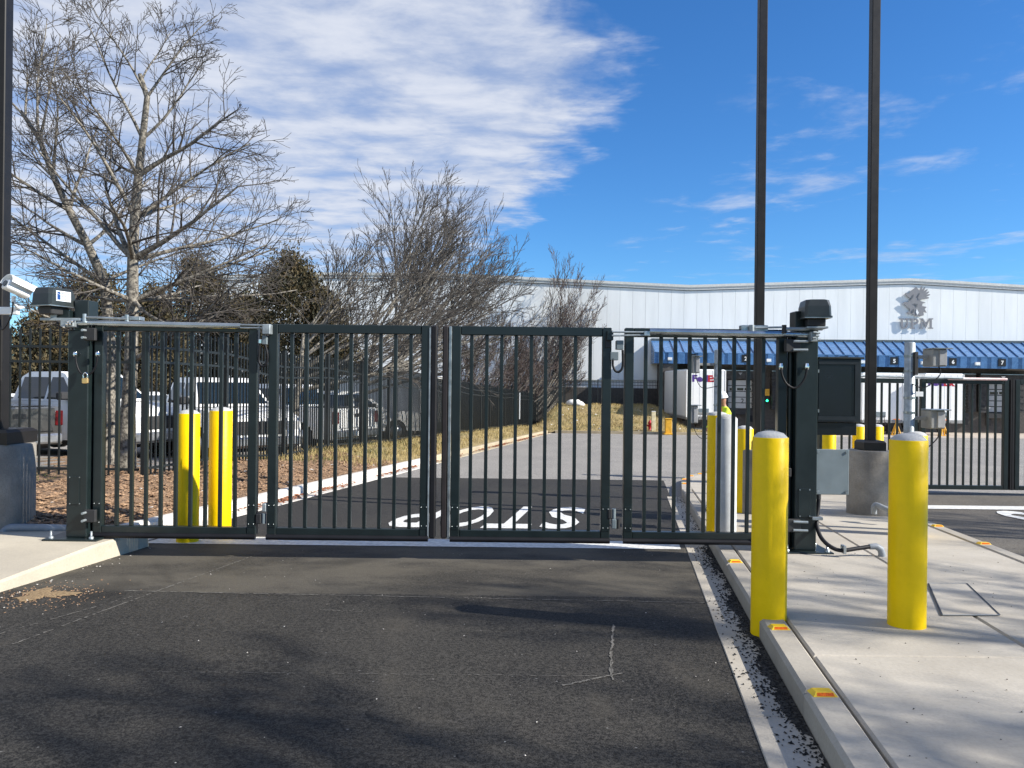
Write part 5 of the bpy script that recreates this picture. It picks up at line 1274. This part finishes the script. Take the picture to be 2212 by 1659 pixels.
# ================================================================== TREES
class TubeBag:
    """many tapered branches gathered into one mesh with numpy"""
    def __init__(s): s.v = []; s.f = []; s.n = 0
    def add(s, pts, rad, n):
        P = np.array(pts); m = len(P); d = np.gradient(P, axis=0); d /= np.linalg.norm(d, axis=1)[:, None] + 1e-9
        ref = np.array([0, 0, 1.0]) if abs(d[0][2]) < .8 else np.array([1.0, 0, 0])
        a = np.cross(d, ref); a /= np.linalg.norm(a, axis=1)[:, None] + 1e-9; b = np.cross(a, d)
        t = np.arange(n) * 2 * math.pi / n
        ring = P[:, None, :] + (a[:, None, :] * np.cos(t)[None, :, None] + b[:, None, :] * np.sin(t)[None, :, None]) * np.array(rad)[:, None, None]
        s.v.append(ring.reshape(-1, 3)); i = np.arange(m - 1)[:, None] * n; k = np.arange(n)[None, :]; k2 = (k + 1) % n
        q = np.stack([i + k, i + k2, i + n + k2, i + n + k], -1).reshape(-1, 4) + s.n
        s.f.append(q); s.n += m * n
    def mesh(s, name, smooth=True):
        v = np.concatenate(s.v).astype(np.float32); f = np.concatenate(s.f).astype(np.int32); me = bpy.data.meshes.new(name)
        me.vertices.add(len(v)); me.vertices.foreach_set('co', v.ravel()); me.loops.add(f.size); me.loops.foreach_set('vertex_index', f.ravel())
        me.polygons.add(len(f)); me.polygons.foreach_set('loop_start', np.arange(0, f.size, 4, dtype=np.int32)); me.polygons.foreach_set('loop_total', np.full(len(f), 4, np.int32))
        me.polygons.foreach_set('use_smooth', np.ones(len(f), bool)); me.update(); me.validate(); return me
def grow(seed, trunk_pts, trunk_r, limbs, spec, tip=.0035, crown_up=.25):
    """trunk_pts polyline; limbs: (t along trunk, direction, length, radius) ; spec: per level (children, length factor, angle, wobble)"""
    rg = random.Random(seed); tb, cb = TubeBag(), TubeBag()
    def vec(): 
        v = Vector((rg.gauss(0, 1), rg.gauss(0, 1), rg.gauss(0, 1))); return v.normalized()
    def branch(p, d, L, r0, lvl):
        n = (7, 6, 5, 4, 3)[min(lvl, 4)]; pts = [Vector(p)]; dd = Vector(d).normalized(); wob = spec[min(lvl, len(spec) - 1)][3]
        for i in range(n):
            dd = (dd + vec() * wob + Vector((0, 0, crown_up * (.30 if lvl else .16)))).normalized(); pts.append(pts[-1] + dd * (L / n))
        rt_ = max(tip, r0 * (.25 if lvl < 3 else .5)); rad = [r0 + (rt_ - r0) * (i / n) ** .8 for i in range(n + 1)]
        (tb if lvl == 0 else cb).add([tuple(q) for q in pts], rad, (7, 5, 4, 3, 3)[min(lvl, 4)])
        if lvl < len(spec) - 1 + 0:
            ch, lf, ang, _ = spec[lvl]
            for k in range(ch):
                t = .22 + .78 * (k + rg.random()) / ch; i = min(n - 1, int(t * n)); q = pts[i].lerp(pts[i + 1], t * n - i)
                ax = (pts[i + 1] - pts[i]).normalized(); sd = ax.cross(vec()).normalized(); a_ = R(ang * rg.uniform(.7, 1.3))
                nd = ax * math.cos(a_) + sd * math.sin(a_); nd.z += crown_up * .35
                rl_ = rad[i] * rg.uniform(.45, .68)
                branch(q, nd, L * lf * rg.uniform(.6, 1.15) * (1.15 - .5 * t), max(tip, rl_), lvl + 1)
    T = [Vector(p) for p in trunk_pts]; m = len(T)
    P = []; rr = []
    for i in range(m - 1):
        for k in range(4):
            t = k / 4; P.append(T[i].lerp(T[i + 1], t)); u_ = (i + t) / (m - 1); rr.append(trunk_r * (1.35 - .35 * min(1, u_ * 8)) * (1 - .72 * u_))
    P.append(T[-1]); rr.append(trunk_r * .26)
    tb.add([tuple(p) for p in P], rr, 10)
    for (t, d, L, r0) in limbs:
        i = min(len(P) - 2, int(t * (len(P) - 1))); branch(P[i], d, L, r0, 0)
    return tb, cb
def plant_tree(name, label, seed, loc, trunk_pts, tr, limbs, spec, tip=.0035, twig='twig', group='bare trees beyond the fence', up=.25, cat='bare tree'):
    tb, cb = grow(seed, trunk_pts, tr, limbs, spec, tip, up)
    rt = thing(name, label, cat, loc, group)
    a = obj('trunk', tb.mesh('trunk'), M['bark'], rt, loc=(0, 0, 0)); b = obj('crown', cb.mesh('crown'), M[twig], rt, loc=(0, 0, 0))
    return rt
def rl(rg, n, t0, t1, el0, el1, L0, L1, r0, r1, az0=0, az1=360):
    out_ = []
    for k in range(n):
        u_ = (k + rg.random() * .6) / n; az = R(az0 + (az1 - az0) * ((k * .381966 * 2.618 + rg.random() * .15) % 1.0)); el = R(el0 + (el1 - el0) * u_)
        out_.append((t0 + (t1 - t0) * u_, (math.cos(az) * math.cos(el), math.sin(az) * math.cos(el), math.sin(el)), L0 + (L1 - L0) * u_, r0 + (r1 - r0) * u_))
    return out_
def zg_at(X, Y): return gz(X, Y) + .1
# the big tree by the gate, limbs laid out as in the picture
Y0 = 13.6; b0 = W(272, 992, Y0)
def tp_(px, py, dy=0): q = W(px, py, Y0); return Vector((q.x - b0.x, dy, q.z - b0.z))
trunk = [Vector((0, 0, -.15)), tp_(276, 900), tp_(283, 780), tp_(286, 650), tp_(287, 560), tp_(291, 470), tp_(299, 380), tp_(308, 300), tp_(318, 210), tp_(302, 160)]
ht_tot = len(trunk) - 1
def limb_to(idx, px, py, dy, rad, lf=1.0):
    d = tp_(px, py, dy) - trunk[idx]; return (idx / ht_tot, (d.x, d.y, d.z - .08 * d.length), d.length * lf, rad)
limbs = [limb_to(2, 610, 580, -1.2, .055, .8), limb_to(3, 540, 470, .9, .05), limb_to(3, 450, 700, -1.0, .045), limb_to(2, 470, 640, .4, .045), limb_to(4, 600, 350, -.3, .06, .78), limb_to(4, 170, 380, .4, .06, 1.0), limb_to(3, 140, 560, -1.3, .045), limb_to(3, 100, 640, .8, .045),
         limb_to(5, 570, 250, .9, .045, .8), limb_to(3, 620, 460, .5, .05, .8), limb_to(3, 590, 600, 1.6, .04), limb_to(4, 530, 400, 1.5, .045), limb_to(3, 220, 470, 1.6, .045), limb_to(4, 40, 300, .2, .05), limb_to(5, 200, 230, -.9, .045), limb_to(6, 560, 180, -.5, .05, .8), limb_to(6, 190, 290, .8, .035), limb_to(7, 500, 110, .4, .032, .8), limb_to(7, 210, 60, -.3, .032), limb_to(8, 410, 10, .2, .028), limb_to(8, 230, 10, -.1, .025), limb_to(9, 330, 0, .3, .02), limb_to(4, 380, 420, -2.2, .05, .9), limb_to(5, 300, 330, 2.4, .045, .9), limb_to(6, 260, 220, -1.6, .035), limb_to(3, 330, 560, 2.4, .05)]
specA = [(10, .52, 44, .10), (6, .58, 40, .10), (3, .62, 38, .11), (0, 0, 0, .12)]
plant_tree('bare_tree', 'large bare tree with pale blotched bark right behind the hinged gate leaf', 21, (b0.x, Y0, b0.z), trunk, .135, limbs, specA, .0042, group=None, up=.05)
# the tree at its left with a forked leaning trunk
Y1 = 14.6; b1 = W(228, 985, Y1)
def tq(px, py, dy=0): q = W(px, py, Y1); return Vector((q.x - b1.x, dy, q.z - b1.z))
trunk = [Vector((0, 0, -.15)), tq(236, 860), tq(238, 740), tq(226, 610), tq(190, 530), tq(150, 455), tq(115, 380), tq(85, 300), tq(45, 240)]
def limb_q(idx, px, py, dy, rad, lf=1.0): d = tq(px, py, dy) - trunk[idx]; return (idx / 8, (d.x, d.y, d.z - .08 * d.length), d.length * lf, rad)
limbs = [limb_q(2, 40, 560, .5, .05), limb_q(3, 20, 470, -.8, .045), limb_q(4, -20, 420, .6, .045), limb_q(5, 180, 250, .5, .04), limb_q(5, -30, 350, -.9, .04), limb_q(6, 160, 180, -.4, .035), limb_q(6, 0, 300, .9, .035), limb_q(7, 140, 80, .3, .03), limb_q(7, 100, 50, -.5, .03), limb_q(8, 40, 60, .2, .025), limb_q(8, -40, 130, -.2, .025), limb_q(3, 330, 480, 1.6, .04), limb_q(4, 250, 330, 1.8, .04), limb_q(2, 120, 680, -1.2, .04)]
plant_tree('bare_tree', 'bare tree with a trunk leaning over towards the lamp pole', 8, (b1.x, Y1, b1.z), trunk, .12, limbs, specA, .0046, group=None, up=.05)
# upright tree in the middle
rg = random.Random(4)
Yc = 36.0; bc = W(838, 930, Yc); zc = zg_at(bc.x, Yc); Hc = W(905, 400, Yc).z - zc
plant_tree('bare_tree', 'tallest bare tree in the middle, with a dense upright crown', 12, (bc.x, Yc, zc), [(0, 0, -.2), (.05, 0, Hc * .12), (.15, 0, Hc * .22), (.2, .1, Hc * .30), (.3, .1, Hc * .38)], .2,
           rl(rg, 17, .55, 1.0, 34, 86, Hc * .60, Hc * .60, .085, .07), [(9, .46, 26, .05), (7, .48, 26, .07), (3, .55, 28, .08), (0, 0, 0, .1)], .0085, 'twig', up=.06)
# wide low tree in front of it with pale lower limbs
Yd = 28.0; bd = W(772, 950, Yd); zd = zg_at(bd.x, Yd); Hd = W(790, 470, Yd).z - zd
rg = random.Random(7)
plant_tree('bare_tree', 'wide spreading bare tree with pale lower limbs behind the black gate edge', 33, (bd.x, Yd, zd), [(0, 0, -.2), (.1, 0, Hd * .15), (.35, 0, Hd * .3), (.55, .1, Hd * .45), (.6, .1, Hd * .6)], .16,
           rl(rg, 18, .42, 1, 14, 62, Hd * .72, Hd * .5, .07, .04), [(8, .48, 36, .08), (6, .54, 36, .09), (3, .58, 36, .1), (0, 0, 0, .12)], .0075, 'twig', up=.12)
Ye = 21.5; be = W(640, 960, Ye); ze = zg_at(be.x, Ye); He = W(600, 520, Ye).z - ze
rg = random.Random(9)
plant_tree('bare_tree', 'low bare tree between the parked pickups, branches hanging over the fence', 41, (be.x, Ye, ze), [(0, 0, -.2), (-.05, 0, He * .2), (.1, 0, He * .4), (.15, .1, He * .6)], .12,
           rl(rg, 15, .5, 1, 8, 58, He * .72, He * .5, .055, .03), [(8, .48, 36, .08), (6, .54, 36, .09), (3, .58, 36, .1), (0, 0, 0, .12)], .0065, 'twig', up=.12)
# reddish many-stemmed shrubs along the far half of the fence
def shrub(label, px, Y, top, seed, nst=9, spread=.5, tip=.011):
    b = W(px, 930, Y); z = zg_at(b.x, Y) + (boff(b.x, Y) - .1 if Y > 49 else 0); Hh = W(px, top, Y).z - z; rg = random.Random(seed)
    lim = rl(rg, nst, .22, .8, 36, 72, Hh * .62, Hh * .62, .06, .05)
    plant_tree('bare_shrub', label, seed, (b.x, Y, z), [(0, 0, -.2), (.02, 0, Hh * .1), (.05, 0, Hh * .22), (.1, .05, Hh * .4)], .11, lim, [(9, .44, 28, .06), (7, .48, 28, .08), (4, .52, 30, .10), (0, 0, 0, .12)], tip, 'twig_red', 'bare many-stemmed shrubs along the fence', .25, 'bare shrub')
shrub('reddish bare shrub just past the middle tree', 975, 46, 680, 51, 9)
shrub('reddish bare shrub behind the gate leaf with the bright strip', 1048, 55, 680, 52, 10)
shrub('dense reddish shrub on the fence side of the tallest shrub', 1098, 59, 690, 54, 11)
shrub('tallest reddish shrub, its thin tips standing against the blue sky', 1150, 60.5, 540, 53, 11)
shrub('reddish bare shrub nearest the warehouse docks', 1172, 62, 665, 55, 13)
# evergreens
def evergreen(label, px, Y, top, wpx, seed, n=5200):
    b = W(px, 930, Y); z = zg_at(b.x, Y); Hh = W(px, top, Y).z - z; Rr = wpx / 2 / F * Y; rg = np.random.default_rng(seed)
    rt = thing('evergreen', label, 'evergreen', (b.x, Y, z), 'brownish evergreens behind the parked cars')
    obj('trunk', MB().tube([(0, 0, -.1), (0, 0, Hh * .5), (0, 0, Hh * .9)], [.12, .08, .03], 8), M['bark'], rt, loc=(0, 0, 0))
    # sprays clustered on boughs round an uneven cone
    nb_ = 150; bt = rg.uniform(.05, 1, nb_) ** .8; ba = rg.uniform(0, 2 * math.pi, nb_); br = Rr * 1.35 * (1 - bt) ** .58 * rg.uniform(.72, 1.12, nb_) + .04
    k = rg.integers(0, nb_, n); f = rg.uniform(.25, 1, n) ** .5; sp = .10 + .13 * rg.random(n)
    c = np.stack([np.cos(ba[k]) * br[k] * f, np.sin(ba[k]) * br[k] * f, bt[k] * Hh * .97 + f * .12 * Hh * .35], 1) + rg.normal(0, 1, (n, 3)) * sp[:, None] * np.array([1, 1, 1.3]) * Rr * .55
    d = rg.normal(0, 1, (n, 3)); d[:, 2] = np.abs(d[:, 2]) + .6; d /= np.linalg.norm(d, axis=1)[:, None]
    s_ = np.cross(d, rg.normal(0, 1, (n, 3))); s_ /= np.linalg.norm(s_, axis=1)[:, None]
    L = rg.uniform(.07, .20, n)[:, None]; wd = L * .28
    v = np.stack([c - s_ * wd, c + s_ * wd, c + s_ * wd * .5 + d * L, c - s_ * wd * .5 + d * L], 1).reshape(-1, 3)
    me = bpy.data.meshes.new('foliage'); me.from_pydata(v.tolist(), [], [(4 * i, 4 * i + 1, 4 * i + 2, 4 * i + 3) for i in range(n)]); me.update()
    obj('foliage', me, M['needle'], rt, loc=(0, 0, 0))
evergreen('dark conical evergreen left of the tall middle tree, with a bushy outline', 628, 40, 566, 250, 1, 26000)
evergreen('olive brown evergreen half hidden by the big bare tree', 425, 42, 572, 215, 2, 22000)
evergreen('broad brownish evergreen behind the drive box', 205, 44, 600, 260, 3, 22000)
evergreen('low brownish evergreen between the two bare trees', 330, 38, 640, 200, 4, 17000)
evergreen('brownish evergreen filling the gap behind the grey pickup', 90, 40, 690, 230, 5, 17000)
evergreen('low evergreen at the end of the parked row', 700, 44, 645, 190, 6, 17000)
evergreen('squat evergreen beside the tallest conical one', 530, 45, 650, 210, 7, 17000)
# far wood: simple bare trees that share two crowns
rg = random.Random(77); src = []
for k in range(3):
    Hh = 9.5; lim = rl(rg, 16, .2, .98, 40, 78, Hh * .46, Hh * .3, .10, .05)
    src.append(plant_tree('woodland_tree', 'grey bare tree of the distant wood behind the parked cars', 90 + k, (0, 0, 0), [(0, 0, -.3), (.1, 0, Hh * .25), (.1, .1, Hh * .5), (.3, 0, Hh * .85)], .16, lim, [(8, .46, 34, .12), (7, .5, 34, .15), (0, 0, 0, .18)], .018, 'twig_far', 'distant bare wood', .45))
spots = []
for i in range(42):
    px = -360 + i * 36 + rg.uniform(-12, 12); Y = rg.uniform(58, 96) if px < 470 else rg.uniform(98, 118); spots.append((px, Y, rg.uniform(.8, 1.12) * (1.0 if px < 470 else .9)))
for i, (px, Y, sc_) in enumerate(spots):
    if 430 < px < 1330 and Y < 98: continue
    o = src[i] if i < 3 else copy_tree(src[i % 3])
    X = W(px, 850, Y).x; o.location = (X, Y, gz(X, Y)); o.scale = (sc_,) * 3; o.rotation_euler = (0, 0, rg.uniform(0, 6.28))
# bare trees beside the camera, outside the picture: they throw the streaky shade on the island
for k, (X, Y, seed) in enumerate(((12.4, 1.6, 61), (15.2, -1.2, 62), (10.2, -4.2, 63), (18.5, 3.4, 64), (15.5, 6.2, 65), (8.6, -.9, 66), (5.6, -2.6, 67))):
    z = gz(X, Y); rg = random.Random(seed); Hh = 9.0
    plant_tree('bare_tree', ('bare street tree standing beside the exit lane, near the camera', 'bare street tree set back from the exit lane', 'bare street tree behind the camera', 'bare street tree far out beside the exit lane', 'bare street tree across the exit lane from the gate post', 'bare street tree just outside the view beside the island', 'bare street tree close behind the camera')[k], seed, (X, Y, z), [(0, 0, -.2), (.1, 0, 2.2), (.0, .1, 4.5), (.2, 0, 7.5)], .15, rl(rg, 17, .28, 1, 10, 70, 4.2, 2.4, .06, .03), [(9, .48, 42, .12), (5, .55, 42, .13), (3, .55, 42, .14), (0, 0, 0, .2)], .0075, group='street trees out of the picture')

# ================================================================== LITTER, CHIPS AND GRASS
def scatter(name, m, pts, size, flat=.5, seed=1, nv=0):
    """small irregular chips gathered into one object that nobody could count"""
    rg = np.random.default_rng(seed); n = len(pts); P = np.array(pts, dtype=np.float64)
    base = np.array([(1, 0, 0), (-.5, .8, 0), (-.5, -.8, 0), (.15, 0, 1.0), (0.1, .1, -.6)])
    fs = np.array([(0, 1, 3), (1, 2, 3), (2, 0, 3), (1, 0, 4), (2, 1, 4), (0, 2, 4)])
    sc_ = rg.uniform(size[0], size[1], n); an = rg.uniform(0, 6.28, n); tilt = rg.normal(0, .35, n)
    b = base[None] * (1 + rg.uniform(-.35, .35, (n, 5, 3))); b[:, :, 2] *= flat; b[:, :, 0] *= rg.uniform(.7, 1.9, n)[:, None]
    x = b[:, :, 0] * np.cos(an)[:, None] - b[:, :, 1] * np.sin(an)[:, None]; y = b[:, :, 0] * np.sin(an)[:, None] + b[:, :, 1] * np.cos(an)[:, None]
    z = b[:, :, 2] + x * np.sin(tilt)[:, None] * .6
    v = np.stack([x, y, z], -1) * sc_[:, None, None] + P[:, None, :]
    f = (fs[None] + (np.arange(n) * 5)[:, None, None]).reshape(-1, 3)
    me = bpy.data.meshes.new(name); me.from_pydata(v.reshape(-1, 3).tolist(), [], f.tolist()); me.update()
    return tag(obj(name, me, m), kind='stuff')
rg = np.random.default_rng(4)
pts = []
while len(pts) < 2400:
    Y = rg.uniform(2.6, 8.2) if rg.random() < .85 else rg.uniform(8, 13); dens = .5 + .5 * math.sin(Y * 2.6) * math.sin(Y * 1.1 + 1)
    L = .805 - abs(rg.normal(0, .055 + .05 * dens))
    if L < .52 or rg.random() > .25 + .75 * dens: continue
    pts.append((LX(L, Y), Y, -S * Y + .010))
scatter('tar_crumbs', M['chip_black'], pts, (.003, .011), .6, 2)
pts = [(LX(L, Y), Y, -S * Y + IO + .003) for L, Y in zip(rg.uniform(1.02, 3.4, 160), rg.uniform(2.8, 7.5, 160))]
scatter('grit', M['chip_black'], pts, (.002, .007), .5, 3)
pts = [(LX(L, Y), Y, -S * Y + .004) for L, Y in zip(rg.uniform(-4.6, .5, 80), rg.uniform(2.9, 8.0, 80) ** 1)]
scatter('gravel_specks', M['chip_stone'], pts, (.002, .006), .6, 5)
pts = [(x, y, -S * y + .006) for x, y in ((-3.75 - .02 * (8 - y_) + abs(rg.normal(0, .12)), y_) for y_ in rg.uniform(4.8, 8.0, 45))]
scatter('gravel_edge', M['chip_stone'], pts, (.003, .011), .5, 6)
pts = []
while len(pts) < 16000:
    Y = 7.9 + 10.6 * rg.random() ** 1.35; L = rg.uniform(-9.5, -5.68)
    pts.append((LX(L, Y), Y, -S * Y + voff(L, Y) + rg.uniform(0, .03)))
scatter('mulch_chips', M['chip_mulch'], pts, (.012, .042), .35, 7)
pts = []
for k in range(26):
    Yc_ = rg.uniform(9, 46); 
    for _ in range(int(rg.uniform(10, 60))):
        Y = Yc_ + rg.normal(0, .55); L = -5.43 + abs(rg.normal(0, .10)); pts.append((LX(L, Y), Y, -S * Y + .02 + rg.uniform(0, .025)))
scatter('fallen_leaves', M['leaf_dry'], pts, (.02, .05), .35, 8)
pts = [(LX(L, Y), Y, -S * Y + voff(L, Y) + .03) for L, Y in zip(rg.uniform(-7.6, -5.7, 60), rg.uniform(8.2, 22, 60))]
scatter('pale_chips', M['chip_stone'], pts, (.015, .045), .3, 9)
def grass(name, m, pts, h0, h1, w_, seed):
    rg = np.random.default_rng(seed); P = np.array(pts); n = len(P); h = rg.uniform(h0, h1, n); a = rg.uniform(0, 6.28, n); b = rg.uniform(0, 6.28, n); lean = rg.uniform(.15, .8, n) * h
    s_ = np.stack([np.cos(a), np.sin(a), np.zeros(n)], 1) * w_; t = np.stack([np.cos(b) * lean, np.sin(b) * lean, h], 1); md = np.stack([np.cos(b) * lean * .35, np.sin(b) * lean * .35, h * .6], 1)
    v = np.stack([P - s_, P + s_, P + md + s_ * .7, P + md - s_ * .7, P + t], 1).reshape(-1, 3)
    fs = []
    for i in range(n): o = 5 * i; fs += [(o, o + 1, o + 2, o + 3), (o + 3, o + 2, o + 4)]
    me = bpy.data.meshes.new(name); me.from_pydata(v.tolist(), [], fs); me.update(); return tag(obj(name, me, m), kind='stuff')
def tufts(n, fn, r, per, seed):
    rg = np.random.default_rng(seed); out_ = []
    for _ in range(n):
        L, Y, ok = fn(rg)
        if not ok: continue
        for _ in range(per):
            l, y = L + rg.normal(0, r), Y + rg.normal(0, r * 1.5); out_.append((l, y))
    return out_
tf = tufts(900, lambda g: (g.uniform(-8.6, -5.75), 16.5 + 34 * g.random() ** 1.3, True), .12, 18, 11)
grass('dry_grass', M['grass_dry'], [(LX(l, y), y, -S * y + voff(min(l, -5.62), y) - .01) for l, y in tf if l < -5.66], .06, .20, .006, 12)
tf = tufts(150, lambda g: (g.uniform(-8.4, -6.3), 15.5 + 12 * g.random(), True), .12, 22, 13)
grass('green_grass', M['grass_green'], [(LX(l, y), y, -S * y + voff(min(l, -5.62), y) - .01) for l, y in tf], .05, .14, .006, 14)
tf = tufts(900, lambda g: (g.uniform(-2, 12.4), g.uniform(48.9, 58.5), True), .25, 14, 15)
grass('bank_grass', M['grass_dry'], [(x, y, gz(x, y) + boff(x, y) - .02) for x, y in tf if x < 12.6 and y > 48.5 - .024 * max(0, x - 2.7)], .08, .22, .012, 16)
pts = [(x, y, gz(x, y) + boff(x, y) + .02) for x, y in zip(rg.uniform(2, 12, 46), rg.uniform(48.8, 56, 46))]
scatter('pale_litter', M['rock_white'], pts, (.03, .10), .5, 17)
tf = tufts(420, lambda g: (g.uniform(-17, -9.4), g.uniform(13.0, 15.8), True), .15, 16, 18)
grass('lawn_grass', M['grass_green'], [(x + RD * 12, y, -S * y + .11) for x, y in tf], .04, .12, .006, 19)

# silt washed against the island kerb: a ragged thin film
rg = np.random.default_rng(31); mb = MB(); ysil = np.arange(2.4, 8.4, .022)
wv = np.clip(.055 + .045 * np.sin(ysil * 2.6) * np.sin(ysil * 1.1 + 1) + .022 * np.sin(ysil * 9.0) + rg.normal(0, .012, len(ysil)), .006, .15)
vs = []
for y_, w_ in zip(ysil, wv): vs += [(LX(.811, y_), y_, -S * y_ + .0105), (LX(.811 - w_, y_), y_, -S * y_ + .0095)]
mb.add(vs, [(2 * i, 2 * i + 2, 2 * i + 3, 2 * i + 1) for i in range(len(ysil) - 1)])
M['silt'] = mat('silt', (.012, .012, .012), .95, col2=(.06, .057, .052), vscale=40, bump=.8, bscale=120)
tag(obj('silt', mb, M['silt'], fix=False), kind='stuff')

# a drift of washed-out sand on the driveway by the pavement
mb = MB(); rg = np.random.default_rng(9); c0 = G(96, 1285); n_ = 46; vs = [(c0.x, c0.y, -S * c0.y + .012)]
for k in range(n_):
    t = 2 * math.pi * k / n_; rr = 1 + .35 * math.sin(3 * t + 1) + .2 * math.sin(7 * t) + rg.uniform(-.15, .15)
    x_, y_ = c0.x + .17 * rr * math.cos(t), c0.y + .16 * rr * math.sin(t); vs.append((x_, y_, -S * y_ + .004))
mb.add(vs, [(0, 1 + k, 1 + (k + 1) % n_) for k in range(n_)])
tag(obj('sand_patch', mb, mat('sand', (.17, .11, .055), .95, col2=(.36, .25, .13), vscale=60, bump=.6, bscale=150), fix=False), kind='stuff')
pts = [(c0.x + rg.normal(0, .24), c0.y + rg.normal(0, .2), 0) for _ in range(420)]
scatter('sand_grains', M['chip_mulch'], [(x, y, -S * y + .003) for x, y, _ in pts], (.003, .009), .5, 41)
